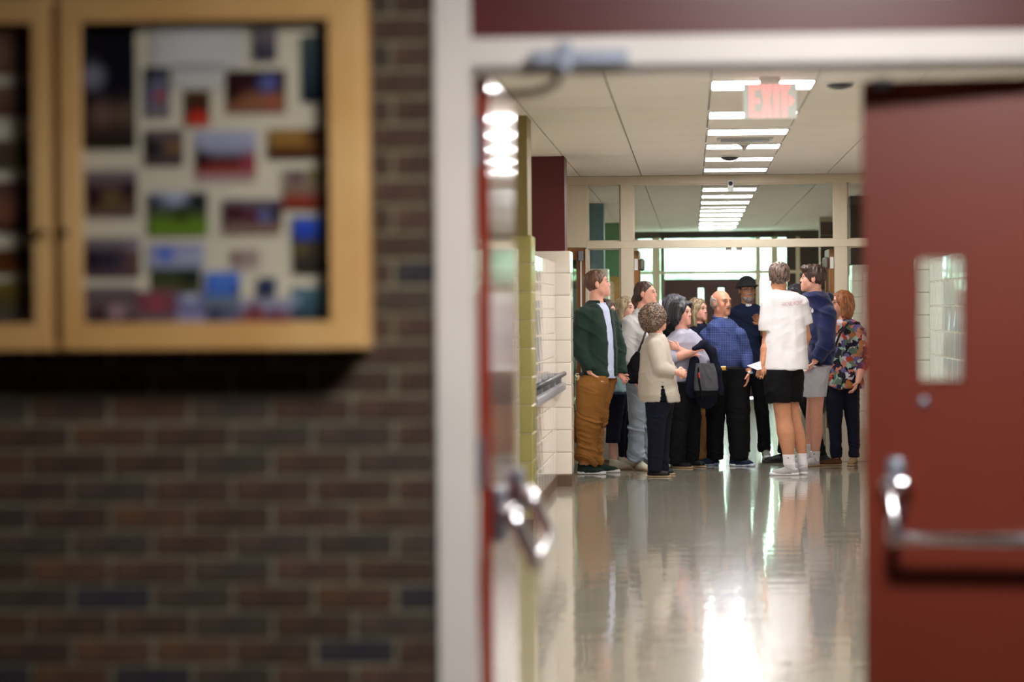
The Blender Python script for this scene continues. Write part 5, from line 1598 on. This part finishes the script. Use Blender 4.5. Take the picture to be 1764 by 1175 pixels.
# P3b --- blond woman behind the ponytail
p3b = person('blond_left', 'woman with straight ash blond hair, mostly hidden behind the white sweatshirt', 27.4, (1079, 532, -40, 0), .95, S_FAIR,
    [(555, 1070, 1090, .8), (562, 1062, 1100, .7), (580, 1060, 1104), (640, 1064, 1100), (660, 1064, 1100)], -40, .7, C_BLACK,
    arms=[dict(s=(1066, 572, 0), e=(1066, 615, 0), w=(1072, 645, 0), h=(1074, 655, 0), cut=1.9, so=.012), dict(s=(1098, 572, 0), e=(1100, 615, 0), w=(1096, 645, 0), h=(1094, 655, 0), cut=1.9, so=.012)],
    legs=[dict(foot=(1078, 800), secs=[(650, 1066, 1092), (720, 1070, 1086), (788, 1070, 1082)], dy=-.04, fyaw=-50), dict(foot=(1092, 797), secs=[(650, 1076, 1100), (720, 1082, 1096), (786, 1086, 1096)], dy=.04, fyaw=-50)],
    legm=C_BLACK, shoes=[(1074, 802, -50, .24, SH_BLACK, M['sole_dark'], 'flat'), (1089, 801, -50, .24, SH_BLACK, M['sole_dark'], 'flat')], hair=('long', H_BLOND, .06), hide=True)

# P4 --- short woman, curly hair, cream sweater
def slit(v, T):
    c = A(1142, 664, p4D - .2); F_, L_, U_ = frame(-70)
    a = A(1141, 655, p4D); 
    for i in range(7):
        q = A(1141 + .5 * i, 660 + 6.5 * i, p4D - .30); q2 = A(1141 + .5 * i, 660 + 6.5 * i, p4D - .12)
        v.sub(Cone(q, q2, .006 + .0055 * i, .006 + .0055 * i), 0)
p4D = 25.4
p4 = person('curly', 'short woman with curly grey-brown hair in a cream sweater, seen from behind', p4D, (1130, 549, 28, 4), .98, S_PINK,
    [(575, 1120, 1142, .85), (583, 1112, 1148, .75), (598, 1106, 1152), (625, 1104, 1158), (655, 1101, 1164), (680, 1100, 1169), (692, 1104, 1170)], 20, .72, C_CREAM,
    arms=[dict(s=(1128, 596, -.13), e=(1138, 636, -.20), w=(1164, 641, -.18), h=(1176, 642, -.15), r=1.15, so=.022, cut=1.95, cuff=.9, lat=(0, 0, 1), n=(0, 1, -.3), curl=1.0),
          dict(s=(1134, 594, .13), e=(1150, 634, .2), w=(1166, 642, .1), h=(1175, 646, .05), r=1.05, so=.02, cut=1.9, lat=(0, 0, 1), n=(0, -1, 0), curl=.9)],
    legs=[dict(foot=(1128, 822), secs=[(650, 1113, 1156, .7), (675, 1112, 1158, .7), (694, 1111, 1158), (720, 1114, 1148), (760, 1116, 1144), (812, 1116, 1140)], dy=-.05, k=.85, fyaw=-6),
          dict(foot=(1142, 818), secs=[(650, 1116, 1160, .7), (675, 1120, 1162, .7), (692, 1122, 1162), (730, 1126, 1156), (770, 1126, 1153), (810, 1128, 1152)], dy=.08, k=.85, fyaw=-6)],
    legm=C_NAVYP, shoes=[(1114, 822, -6, .235, SH_BLACK, M['sole_tan'], 'flat'), (1123, 818, -4, .225, SH_BLACK, M['sole_tan'], 'flat')],
    nr=.86, bt=655, lt=654, hair=('curly', H_CURL), neck=(1131, 580), topname='sweater', topcuts=[slit], fold=fold_drape(0.0133))
collar(p4, 1131, 577, .068, C_CREAM, yaw=20, h=.03, gap=.05, tilt=.012)

# P6 --- hidden behind the lavender woman
p6 = person('hidden_grey', 'person whose dark grey hair shows just above the woman in lavender', 27.5, (1164, 531, -10, 0), 1.02, S_FAIR,
    [(556, 1154, 1172, .8), (563, 1146, 1178, .7), (580, 1142, 1180), (640, 1144, 1178), (660, 1144, 1178)], -30, .7, C_BLACK,
    arms=[dict(s=(1152, 572, 0), e=(1152, 615, 0), w=(1156, 645, 0), h=(1158, 655, 0), cut=1.9, so=.012), dict(s=(1174, 572, 0), e=(1176, 615, 0), w=(1172, 645, 0), h=(1170, 655, 0), cut=1.9, so=.012)],
    legs=[dict(foot=(1166, 799), secs=[(650, 1144, 1168), (720, 1148, 1166), (788, 1150, 1162)], dy=-.04, fyaw=-50), dict(foot=(1182, 797), secs=[(650, 1156, 1178), (720, 1160, 1176), (786, 1162, 1174)], dy=.04, fyaw=-50)],
    legm=C_BLACK, shoes=[(1156, 800, -50, .24, SH_BLACK, M['sole_dark'], 'flat'), (1168, 799, -50, .24, SH_BLACK, M['sole_dark'], 'flat')], hair=('wavy', H_GREYD), hide=True)

# P5 --- woman in lavender with crossed arms
p5 = person('lavender', 'dark-haired woman in a lavender top with folded arms and black trousers', 27.0, (1174, 540, -32, 2), 1.03, S_PINK,
    [(566, 1166, 1188, .8), (573, 1156, 1200, .7), (590, 1150, 1208), (615, 1149, 1206), (640, 1150, 1202), (658, 1152, 1198)], -50, .68, C_LAV,
    arms=[dict(s=(1158, 588, -.04), e=(1158, 618, -.19), w=(1196, 606, -.25), h=(1208, 600, -.22), r=1.05, so=.016, cut=1.28, cuff=1.3, lat=(0, 0, 1), n=(0, .6, -1), curl=.7),
          dict(s=(1199, 588, .02), e=(1212, 624, -.10), w=(1172, 602, -.20), h=(1160, 597, -.20), r=1.05, so=.018, cut=1.3, cuff=1.3, lat=(0, 0, 1), n=(0, 1, 0), curl=.3)],
    legs=[dict(foot=(1166, 806), secs=[(645, 1150, 1202), (680, 1150, 1192), (720, 1150, 1186), (760, 1152, 1182), (799, 1152, 1180)], dy=-.04, k=.9, fyaw=-25),
          dict(foot=(1192, 805), secs=[(645, 1158, 1208), (680, 1166, 1208), (720, 1174, 1208), (760, 1178, 1206), (799, 1178, 1203)], dy=.04, k=.9, fyaw=-35)],
    legm=C_BLACK, shoes=[(1157, 806, -28, .24, SH_BLACK, M['sole_tan'], 'loafer'), (1183, 804, -38, .24, SH_BLACK, M['sole_tan'], 'loafer')],
    nr=.88, bw=.7, hair=('wavy', H_BLACK), neck=(1174, 567), topname='sweater', fold=fold_drape(0.0114))
# cardigan over her arm and the grey tote bag hanging from it
cd = smesh('coat', [Cone(A(1196, 601, 26.74), A(1212, 594, 26.78), .022, .035), Cone(A(1212, 594, 26.78), A(1226, 606, 26.80), .035, .040), Cone(A(1226, 606, 26.80), A(1236, 640, 26.82), .040, .040),
     Cone(A(1236, 640, 26.82), A(1242, 678, 26.84), .040, .026), Cone(A(1196, 622, 26.82), A(1192, 672, 26.84), .050, .075, (0, 1, 0), .45), Cone(A(1204, 640, 26.9), A(1216, 684, 26.9), .10, .11, (0, 1, 0), .3)],
     C_NAVYP, A(1210, 690, 26.8), None, 0.007, .03, disp=fold_cloth(.008, 6, 12))
cd.location = A(1210, 690, 26.8)
tag(cd, 'black quilted coat draped over the arms of the woman in lavender', 'coat')
tb = A(1215, 683, 26.66)
C_TOTE = cloth('grey_tote', (84, 84, 90), (70, 70, 76), b=.6, bs=90)
bg = smesh('tote_bag', [Loft([A(0, 688, 26.66)[2], A(0, 676, 26.66)[2], A(0, 650, 26.66)[2], A(0, 634, 26.66)[2]], [A(1216, 600, 26.66)[0]] * 2 + [A(1215, 600, 26.66)[0], A(1214, 600, 26.66)[0]], [tb[1]] * 4,
     [.05, .058, .05, .03], [.10, .118, .105, .085], -90)], C_TOTE, tb, None, 0.006, 0, disp=fold_cloth(.005, 8, 10))
bg.location = tb; tag(bg, 'grey two-tone tote bag hanging below the folded arms of the woman in lavender', 'bag')
smesh('strap', [Cone(A(1203, 634, 26.60), A(1204, 655, 26.595), .009, .009), Cone(A(1204, 655, 26.595), A(1210, 688, 26.605), .009, .009)], C_BLACK, tb, bg, 0.005)
smesh('tag', [Cone(A(1204, 643, 26.582), A(1205, 650, 26.582), .008, .009)], mat('red_tag', (206, 70, 50), .6), tb, bg, 0.004, label='small red tag')
smesh('bottom_band', [Loft([A(0, 691, 26.66)[2], A(0, 680, 26.66)[2]], [A(1216, 600, 26.66)[0]] * 2, [tb[1]] * 2, [.052, .062], [.104, .12], -90)], C_BLACK, tb, bg, 0.006)
mg = B(); q = A(1213, 636, 26.63) - tb
mg.box(q[0] - .035, q[0] + .03, q[1] - .004, q[1] + .004, q[2] - .02, q[2] + .018, .002)
mgo = mg.obj('booklet', mat('booklet_cover', (176, 196, 214), .5, rgb2=(70, 130, 196), vscale=30)); mgo.location = tb
tag(mgo, 'pale blue booklet sticking out of the grey tote bag', 'booklet')

# P7 --- blond woman behind
p7 = person('blond', 'older woman with long ash blond hair and wide tan trousers, between lavender and blue check', 27.8, (1203, 535, -38, 4), .98, S_PINK,
    [(558, 1194, 1214, .8), (564, 1186, 1222, .7), (580, 1182, 1226), (640, 1184, 1222), (668, 1184, 1222)], -50, .7, C_NAVY,
    arms=[dict(s=(1188, 573, 0), e=(1186, 615, 0), w=(1192, 645, -.05), h=(1194, 655, -.05), cut=1.9, so=.012), dict(s=(1220, 573, 0), e=(1224, 615, 0), w=(1220, 645, 0), h=(1218, 655, 0), cut=1.9, so=.012)],
    legs=[dict(foot=(1200, 799), secs=[(655, 1186, 1214), (700, 1184, 1212), (750, 1184, 1216), (790, 1186, 1219)], dy=-.04, fyaw=-40), dict(foot=(1214, 796), secs=[(655, 1196, 1222), (700, 1200, 1220), (750, 1198, 1218), (788, 1200, 1220)], dy=.05, fyaw=-40)],
    legm=C_TAN, shoes=[(1196, 799, -40, .24, SH_TAN, M['sole_tan'], 'loafer'), (1208, 796, -40, .24, SH_TAN, M['sole_tan'], 'loafer')], nr=.88, bw=.7, hair=('long', H_BLOND, .05))

# P9 --- man with bucket hat and beard
p9 = person('hat', 'bearded man in a dark bucket hat, glasses and navy shirt', 28.6, (1287, 501, -75, 2), 1.02, S_TAN,
    [(523, 1276, 1300, .8), (530, 1264, 1312, .6), (542, 1258, 1318), (580, 1260, 1316), (620, 1264, 1314), (645, 1266, 1312)], -80, .6, C_POLO,
    arms=[dict(s=(1264, 543, -.02), e=(1258, 590, 0), w=(1262, 632, -.1), h=(1264, 645, -.1), cut=1.7, so=.018, n=(1, 0, 0)), dict(s=(1314, 543, -.02), e=(1320, 585, -.02), w=(1311, 560, -.25), h=(1306, 552, -.27), cut=1.4, so=.02, lat=(-1, 0, 0), n=(0, -1, 0))],
    legs=[dict(foot=(1318, 790), secs=[(636, 1288, 1316), (670, 1295, 1320), (710, 1301, 1324), (750, 1305, 1327), (778, 1306, 1327)], dy=0, k=.9, fyaw=-80),
          dict(foot=(1284, 789), secs=[(636, 1264, 1294), (680, 1268, 1292), (740, 1274, 1292), (778, 1276, 1292)], dy=0, k=.9, fyaw=-90)],
    legm=C_BLACK, shoes=[(1318, 787.5, -85, .26, SH_SAGE, M['sole_white'], 'sneaker'), (1284, 787.5, -95, .26, SH_SAGE, M['sole_white'], 'sneaker')], hair=('crop', H_DARKB), neck=(1288, 524), brows='brow')
glasses(p9)
hp = p9['HP']
smesh('beard', [Ell(hp(.062, 0, -.092), (.040, .046, .036), p9['hax']), Cone(hp(.03, -.052, -.05), hp(.062, -.03, -.092), .012, .02), Cone(hp(.03, .052, -.05), hp(.062, .03, -.092), .012, .02), Cone(hp(.094, -.022, -.040), hp(.097, 0, -.036), .006, .007), Cone(hp(.094, .022, -.040), hp(.097, 0, -.036), .006, .007)],
      H_BEARD, p9['base'], p9['root'], 0.005, .01, disp=lambda V: .003 * vnoise(V, 80))
C_HAT = cloth('dark_hat', (84, 88, 95), (70, 74, 82))
hat = smesh('bucket_hat', [Ell(hp(-.012, 0, .062), (.110, .092, .092), p9['hax']), Cone(hp(.005, 0, .050), hp(-.012, 0, .056), .116, .104, p9['fr'][2], .16), Cone(hp(-.05, .06, .03), hp(-.05, -.06, .03), .05, .05, p9['fr'][2], .5)], C_HAT, p9['base'], None, 0.006, .02,
      planes=[(hp(0, 0, .030), -p9['fr'][2])])
hat.location = p9['base']
tag(hat, 'dark grey bucket hat worn by the bearded man', 'hat')
smesh('undershirt', [Cone(hp(.050, 0, -.185), hp(.045, 0, -.165), .020, .045, p9['fr'][0], .6)], C_WHITE, p9['base'], p9['root'], 0.005)
collar(p9, 1288, 526, .072, C_POLO, yaw=-80, h=.045, gap=1.1, tilt=.015)

# P8 --- older man in blue check
p8 = person('check', 'older bald man with a moustache in a blue check shirt and black trousers', 27.2, (1243, 523, -48, 2), 1.10, S_OLD,
    [(547, 1230, 1255, .85), (553, 1224, 1263, .8), (563, 1217, 1272, .7), (585, 1215, 1276, .70), (605, 1215, 1277, .80), (622, 1216, 1277, .82), (634, 1218, 1275, .75)], -62, .68, C_CHECK,
    arms=[dict(s=(1219, 577, -.0), e=(1211, 608, .04), w=(1216, 640, -.02), h=(1218, 652, 0), r=1.2, so=.02, cut=1.95, n=(1, 0, 0)),
          dict(s=(1273, 577, .0), e=(1284, 609, .03), w=(1290, 640, -.06), h=(1287, 664, -.08), r=1.15, so=.022, cut=1.86, cuff=.9, lat=(-1, 0, 0), n=(-1, 0, 0), curl=.35, hk=1.05)],
    legs=[dict(foot=(1226, 803), secs=[(626, 1216, 1262, .8), (650, 1212, 1258), (690, 1214, 1252), (730, 1217, 1248), (770, 1218, 1246), (791, 1218, 1246)], dy=-.04, k=.95, fyaw=-110),
          dict(foot=(1268, 803), secs=[(626, 1230, 1280, .8), (650, 1242, 1288), (690, 1248, 1290), (730, 1252, 1290), (770, 1256, 1290), (791, 1258, 1288)], dy=0, k=.95, fyaw=-30)],
    legm=C_BLACK, shoes=[(1238, 801.5, -145, .28, SH_BLUE, M['sole_blue'], 'sneaker'), (1256, 803, -22, .28, SH_BLUE, M['sole_blue'], 'sneaker')],
    hair=('ring', H_GREY), neck=(1241, 549), brows='brow_grey', fold=fold_cloth(0.0095, 7, 6))
hp = p8['HP']
smesh('moustache', [Cone(hp(.103, 0, -.036), hp(.088, .028, -.045), .0065, .004), Cone(hp(.103, 0, -.036), hp(.088, -.028, -.045), .0065, .004)], H_MOUST, p8['base'], p8['root'], 0.003, .003)
smesh('undershirt', [Cone(hp(.050, 0, -.160), hp(.045, 0, -.135), .014, .032, p8['fr'][0], .6)], C_WHITE, p8['base'], p8['root'], 0.005)
collar(p8, 1242, 548, .078, C_CHECK, yaw=-52, h=.04, gap=1.0, tilt=.018)
bz = A(1250, 634, 27.2)
smesh('belt', [Loft([A(1250, 639, 27.2)[2], A(1250, 631, 27.2)[2]], [A(1247, 636, 27.2)[0]] * 2, [27.2] * 2, [.160, .160], [.194, .194], -62)], M['black_leather'], p8['base'], p8['root'], 0.006)
q = A(1244, 634.5, 27.2 - .198) - p8['base']
g = B(); g.box(-.038, .038, -.008, .008, -.019, .019, .004); g.xform(Matrix.Translation(Vector(q)) @ Matrix.Rotation(math.radians(4), 4, 'Z')); g.obj('belt_buckle', M['gold_metal'], p8['root'])['label'] = 'gold coloured belt buckle'
wr = A(1290.5, 642, 27.13)
smesh('wristwatch', [Cone(wr + (0, 0, .006), wr - (0, 0, .006), .037, .037)], M['chrome'], p8['base'], p8['root'], 0.004, planes=[(wr + (0, 0, .011), (0, 0, 1)), (wr - (0, 0, .011), (0, 0, -1))])

# P12 --- hidden behind the two youths
p12 = person('hidden_black', 'black-haired person in black trousers, nearly hidden between the two tall youths', 27.75, (1371, 514, -120, 0), 1.05, S_FAIR,
    [(538, 1358, 1384, .8), (546, 1350, 1394, .7), (570, 1348, 1398), (640, 1354, 1394), (660, 1354, 1394)], -100, .7, C_BLACK,
    arms=[dict(s=(1352, 558, 0), e=(1350, 605, 0), w=(1354, 640, -.05), h=(1356, 652, -.05), cut=1.9, so=.014), dict(s=(1392, 558, 0), e=(1396, 605, 0), w=(1392, 640, 0), h=(1390, 652, 0), cut=1.9, so=.014)],
    legs=[dict(foot=(1352, 797), secs=[(650, 1350, 1376), (700, 1346, 1368), (740, 1342, 1364), (780, 1340, 1362)], dy=-.04, fyaw=190), dict(foot=(1418, 801), secs=[(650, 1366, 1398), (700, 1378, 1402), (740, 1394, 1414), (784, 1406, 1424)], dy=.0, fyaw=-60)],
    legm=C_BLACK, shoes=[(1362, 797, 186, .29, SH_BLACK, M['sole_dark'], 'sneaker'), (1414, 797, -70, .27, SH_BLACK, M['sole_dark'], 'sneaker')], hair=('crop', H_BLACK), hide=False, lips=False)

# P13 --- woman in the floral blouse
p13 = person('floral', 'auburn-haired woman with glasses in a floral blouse, at the right edge of the doorway view', 27.28, (1449, 524, -158, 3), 1.04, S_PINK,
    [(549, 1440, 1464, .8), (556, 1434, 1480, .7), (570, 1436, 1480), (600, 1434, 1480), (630, 1429, 1483), (655, 1423, 1486, .8), (669, 1421, 1487, .85)], -140, .72, C_FLOR,
    arms=[dict(s=(1478, 574, -.08), e=(1488, 622, -.12), w=(1478, 656, -.22), h=(1474, 666, -.24), r=1.1, so=.028, cut=1.5, n=(-1, 0, 0)), dict(s=(1440, 574, .08), e=(1436, 618, .1), w=(1430, 648, 0), h=(1426, 656, -.04), r=1.0, so=.02, cut=1.6, n=(-1, 0, 0))],
    legs=[dict(foot=(1436, 803), secs=[(655, 1430, 1460, .7), (672, 1424, 1460), (690, 1421, 1454), (730, 1426, 1450), (765, 1430, 1450), (787, 1431, 1449)], dy=0, k=.9, fyaw=200),
          dict(foot=(1471, 804), secs=[(655, 1444, 1478, .7), (672, 1446, 1481), (690, 1450, 1481), (730, 1458, 1481), (765, 1462, 1481), (787, 1463, 1480)], dy=0, k=.9, fyaw=-110)],
    legm=C_NAVYP, shoes=[(1451, 802, 195, .25, SH_BROWN, M['sole_tan'], 'loafer'), (1473, 801, -105, .25, SH_TAN, M['sole_tan'], 'loafer')],
    nr=.9, bw=.7, hair=('long', H_RED, .01), neck=(1452, 551), topname='blouse', fold=fold_drape(0.0171))
glasses(p13)
smesh('bag_strap', [Cone(A(1462, 556, 27.02), A(1447, 575, 26.96), .012, .012, (0, 1, 0), .5), Cone(A(1447, 575, 26.96), A(1434, 610, 26.97), .012, .012, (0, 1, 0), .5)], M['black_leather'], p13['base'], p13['root'], 0.005)

# P11 --- youth in navy hoodie
p11 = person('hoodie', 'tall dark-haired youth in a navy hoodie and grey shorts, facing left', 26.75, (1399, 481, 178, 4), 1.08, S_PINK,
    [(503, 1386, 1420, .9), (510, 1382, 1428, .85), (524, 1388, 1434, .75), (545, 1389, 1436), (580, 1389, 1437), (610, 1390, 1436, .75), (629, 1391, 1435, .82)], 195, .68, C_HOOD,
    arms=[dict(s=(1424, 540, -.14), e=(1424, 592, -.18), w=(1404, 622, -.20), h=(1396, 634, -.16), r=1.2, so=.028, cut=1.92, cuff=1.1, lat=(-1, 0, 0), n=(-1, .5, 0), curl=.4),
          dict(s=(1420, 540, .12), e=(1414, 590, .12), w=(1398, 620, .1), h=(1392, 632, .1), r=1.1, so=.024, cut=1.9)],
    legs=[dict(foot=(1403, 806), bare=True, sock=777, secs=[(640, 1384, 1424), (690, 1393, 1419), (705, 1393, 1417), (720, 1394, 1417), (745, 1395, 1418), (765, 1396, 1414), (785, 1397, 1411)], boff=0.0, dy=-.05, fyaw=215, k=.95,
               shorts=[(618, 1394, 1430, .7), (634, 1386, 1430), (640, 1381, 1428), (665, 1380, 1425), (684, 1380, 1423)]),
          dict(foot=(1392, 798), bare=True, sock=765, secs=[(640, 1386, 1422), (690, 1390, 1412), (720, 1388, 1408), (750, 1388, 1406), (778, 1386, 1398)], boff=0.0, dy=.12, fyaw=200, k=.95,
               shorts=[(618, 1396, 1428, .7), (640, 1384, 1426), (668, 1384, 1420)])],
    legm=C_GREYS, bottom='shorts', legname='shorts', shoes=[(1411, 803, 222, .28, SH_GREY, M['sole_tan'], 'sneaker'), (1396, 801, 200, .28, SH_GREY, M['sole_tan'], 'sneaker')],
    sockm=C_SOCK, hair=('quiff', H_DARKB), neck=(1405, 508), topname='hoodie', foldleg=fold_drape(0.0190))
smesh('hood', [Cone(A(1392, 516, 26.78), A(1412, 508, 26.80), .020, .030), Cone(A(1412, 508, 26.80), A(1428, 512, 26.92), .032, .040), Cone(A(1428, 512, 26.92), A(1424, 516, 27.05), .040, .034), Cone(A(1424, 516, 27.05), A(1395, 517, 27.02), .030, .02)],
      C_HOOD, p11['base'], p11['root'], 0.006, .03, disp=fold_cloth(.004, 8, 10))

# P10 --- youth in the white T-shirt, back to the camera
p10 = person('tshirt', 'tall youth in a white T-shirt and black shorts with his back turned', 25.7, (1342, 479, 96, 3), 1.10, S_TAN,
    [(500, 1325, 1362, .85), (505, 1318, 1374, .7), (514, 1315, 1382, .62), (530, 1317, 1386), (560, 1318, 1387, .6), (600, 1315, 1390, .68), (637, 1312, 1393, .78)], 82, .58, C_WHITE,
    arms=[dict(s=(1323, 523, -.01), e=(1321, 588, .0), w=(1313, 628, -.08), h=(1309, 646, -.14), r=1.08, so=.022, cut=.72, flare=1.5, lat=(1, 0, 0), n=(0, 1, 0), curl=.9),
          dict(s=(1379, 523, .01), e=(1389, 580, .05), w=(1376, 612, .18), h=(1366, 620, .22), r=1.08, so=.022, cut=.62, flare=1.5, lat=(0, 0, 1), n=(0, 1, 0), curl=.5)],
    legs=[dict(foot=(1368, 818), bare=True, sock=783, secs=[(650, 1322, 1362), (690, 1331, 1362), (705, 1333, 1362), (722, 1336, 1364), (745, 1338, 1369), (765, 1343, 1369), (785, 1349, 1368), (800, 1351, 1368)], boff=0.0, dy=-.03, fyaw=185, k=1.0,
               shorts=[(622, 1322, 1372, .6), (638, 1318, 1366), (650, 1315, 1362), (675, 1316, 1364), (694, 1320, 1364)]),
          dict(foot=(1384, 817), bare=True, sock=781, secs=[(650, 1348, 1386), (690, 1356, 1376), (720, 1358, 1380), (745, 1362, 1386), (765, 1368, 1389), (785, 1374, 1389), (800, 1376, 1390)], boff=0.0, dy=.06, fyaw=100, k=1.0,
               shorts=[(622, 1338, 1380, .6), (638, 1340, 1384), (650, 1340, 1386), (675, 1346, 1384), (693, 1348, 1382)])],
    legm=C_BLACK, bottom='shorts', legname='shorts', shoes=[(1378, 819, 181, .285, SH_GREY, M['sole_white'], 'sneaker'), (1386, 818, 100, .27, SH_GREY, M['sole_white'], 'sneaker')],
    sockm=C_SOCK, hair=('crop', H_TEEN), neck=(1343, 505), topname='t_shirt', foldleg=fold_drape(0.0152), fold=fold_drape(0.0133), face=True)
# print on the back of the T-shirt
cu = bpy.data.curves.new('print', 'FONT'); cu.body = 'HAS NEL WORKS'; cu.size = .062; cu.align_x = 'CENTER'
to = bpy.data.objects.new('print_tmp', cu); COL.objects.link(to)
bpy.context.view_layer.update()
tme = bpy.data.meshes.new_from_object(to.evaluated_get(bpy.context.evaluated_depsgraph_get()))
bpy.data.objects.remove(to)
bm = bmesh.new(); bm.from_mesh(tme); bmesh.ops.subdivide_edges(bm, edges=bm.edges, cuts=1); bm.to_mesh(tme); bm.free()
tm = p10['top'].data
bvh = BVHTree.FromPolygons([v.co for v in tm.vertices], [tuple(p.vertices) for p in tm.polygons])
xs = [v.co.x for v in tme.vertices]; wtx = max(xs) - min(xs)
c0 = A(1347, 526, 25.7) - p10['base']; c1 = A(1382, 522, 25.7) - p10['base']
cm = A(1364.5, 526.5, 25.7) - p10['base']
scx = (c1[0] - c0[0]) / wtx * 1.02
for v in tme.vertices:
    x = cm[0] + v.co.x * scx; z = cm[2] + v.co.y * .9 + v.co.x * scx * .10
    hit = bvh.ray_cast(Vector((x, -1.0, z)), Vector((0, 1, 0)))
    yy = hit[0].y - .0015 if hit[0] is not None else -.15
    v.co = Vector((x, yy, z))
M['print'] = mat('faded_red_print', (196, 136, 146), .8)
po = link('print', tme, M['print'], p10['top']); po['label'] = 'faded red lettering across the shoulders'
# small marks: hoodie chest letters, cuff badge, sock marks
def badge(parent, base, px, py, D_, w_, h_, m, name='badge', label=None, rot=0):
    me_ = parent.data
    bv = BVHTree.FromPolygons([v.co for v in me_.vertices], [tuple(p.vertices) for p in me_.polygons])
    c = A(px, py, D_) - base
    vs = []; fs = []
    for k in range(12):
        t = 2 * PI * k / 12; vs.append((c[0] + math.cos(t) * w_, c[2] + math.sin(t) * h_))
    vs.append((c[0], c[2]))
    out = []
    for (x, z) in vs:
        hit = bv.ray_cast(Vector((x, -2.0, z)), Vector((0, 1, 0)))
        if hit[0] is None: return None
        out.append((x, hit[0].y - .003, z))
    me2 = bpy.data.meshes.new(name); me2.from_pydata(out, [], [(k, (k + 1) % 12, 12) for k in range(12)])
    o = link(name, me2, m, parent)
    if label: o['label'] = label
    return o
badge(p11['top'], p11['base'], 1401, 619.5, 26.9, .013, .013, C_WHITE, 'badge', 'small round white badge on the cuff')
badge(p11['top'], p11['base'], 1397, 535, 26.9, .011, .022, C_WHITE, 'letter', 'white letters on the chest')
badge(p11['top'], p11['base'], 1394, 531, 26.9, .006, .012, C_WHITE, 'letter', 'white letters on the chest')
sk = [o for o in p11['root'].children if o.name.startswith('sock')]
badge(sk[0], p11['base'], 1405, 785, 26.75, .009, .004, C_BLACK, 'mark', 'small dark mark on the sock')
sk = [o for o in p10['root'].children if o.name.startswith('sock')]
badge(sk[0], p10['base'], 1357, 788, 25.7, .010, .003, C_BLACK, 'mark', 'small dark mark on the sock')

# paper held by the youth in the white T-shirt
pp = B()
p_ = [A(1287, 630, 25.56), A(1310, 622, 25.56), A(1312, 636, 25.5), A(1304, 637, 25.48)]
c_ = A(1300, 630, 25.55)
vs = [pp.bm.verts.new(Vector(q - c_)) for q in p_] + [pp.bm.verts.new(Vector(q - c_) + Vector((0, .002, -.001))) for q in p_]
for f in ((0, 1, 2, 3), (7, 6, 5, 4), (0, 4, 5, 1), (1, 5, 6, 2), (2, 6, 7, 3), (3, 7, 4, 0)): pp.bm.faces.new([vs[i] for i in f])
po = pp.obj('paper_sheet', mat('paper_white', (232, 236, 240), .7)); po.location = c_
tag(po, 'white sheet of paper in the left hand of the youth in the white T-shirt', 'paper')
# black shoulder bag behind the curly-haired woman
bb_ = A(1092, 640, 26.02)
v = smesh('shoulder_bag', [Cone(A(1098, 610, 26.0), A(1092, 632, 26.03), .030, .065, (0, 1, 0), .4), Cone(A(1082, 642, 26.04), A(1104, 650, 26.02), .055, .068, (0, 1, 0), .4), Cone(A(1080, 640, 26.03), A(1088, 650, 26.03), .03, .06, (0, 1, 0), .4)],
          cloth('black_bag', (16, 16, 24), (10, 10, 18)), bb_, None, 0.007, .03, disp=fold_cloth(.006, 8, 10))
v.location = bb_; tag(v, 'slouchy black shoulder bag beside the cream sweater', 'bag')
smesh('strap', [Cone(A(1100, 606, 26.0), A(1108, 585, 25.98), .012, .010), Cone(A(1108, 585, 25.98), A(1116, 560, 26.1), .010, .010)], M['black_leather'], bb_, v, 0.005)
# keys at the belt of the fleece man
kb = A(995, 646, 25.73)
g = B()
c_ = Vector((0, 0, 0))
g.tube([Vector((.02 * math.cos(t), 0, .014 * math.sin(t))) for t in np.linspace(0, 2 * PI, 15)], .004, 8, False)
ko = g.obj('key_ring', M['chrome'], None, True); ko.location = kb
g = B(); g.box(-.005, .005, -.002, .002, -.055, -.01, .001); g.ball((0, 0, -.012), .012, .003, .012, 10); g.obj('key', M['gold_metal'], ko)
g = B(); g.box(.008, .016, -.002, .002, -.045, -.008, .001); g.ball((.012, 0, -.012), .01, .003, .01, 10); g.obj('key', M['chrome'], ko)
g = B(); g.box(.012, .05, -.008, .008, -.006, .024, .006, 2); g.obj('clip', M['black_leather'], ko)
tag(ko, 'ring of keys clipped at the hip of the man in the green fleece', 'keys')
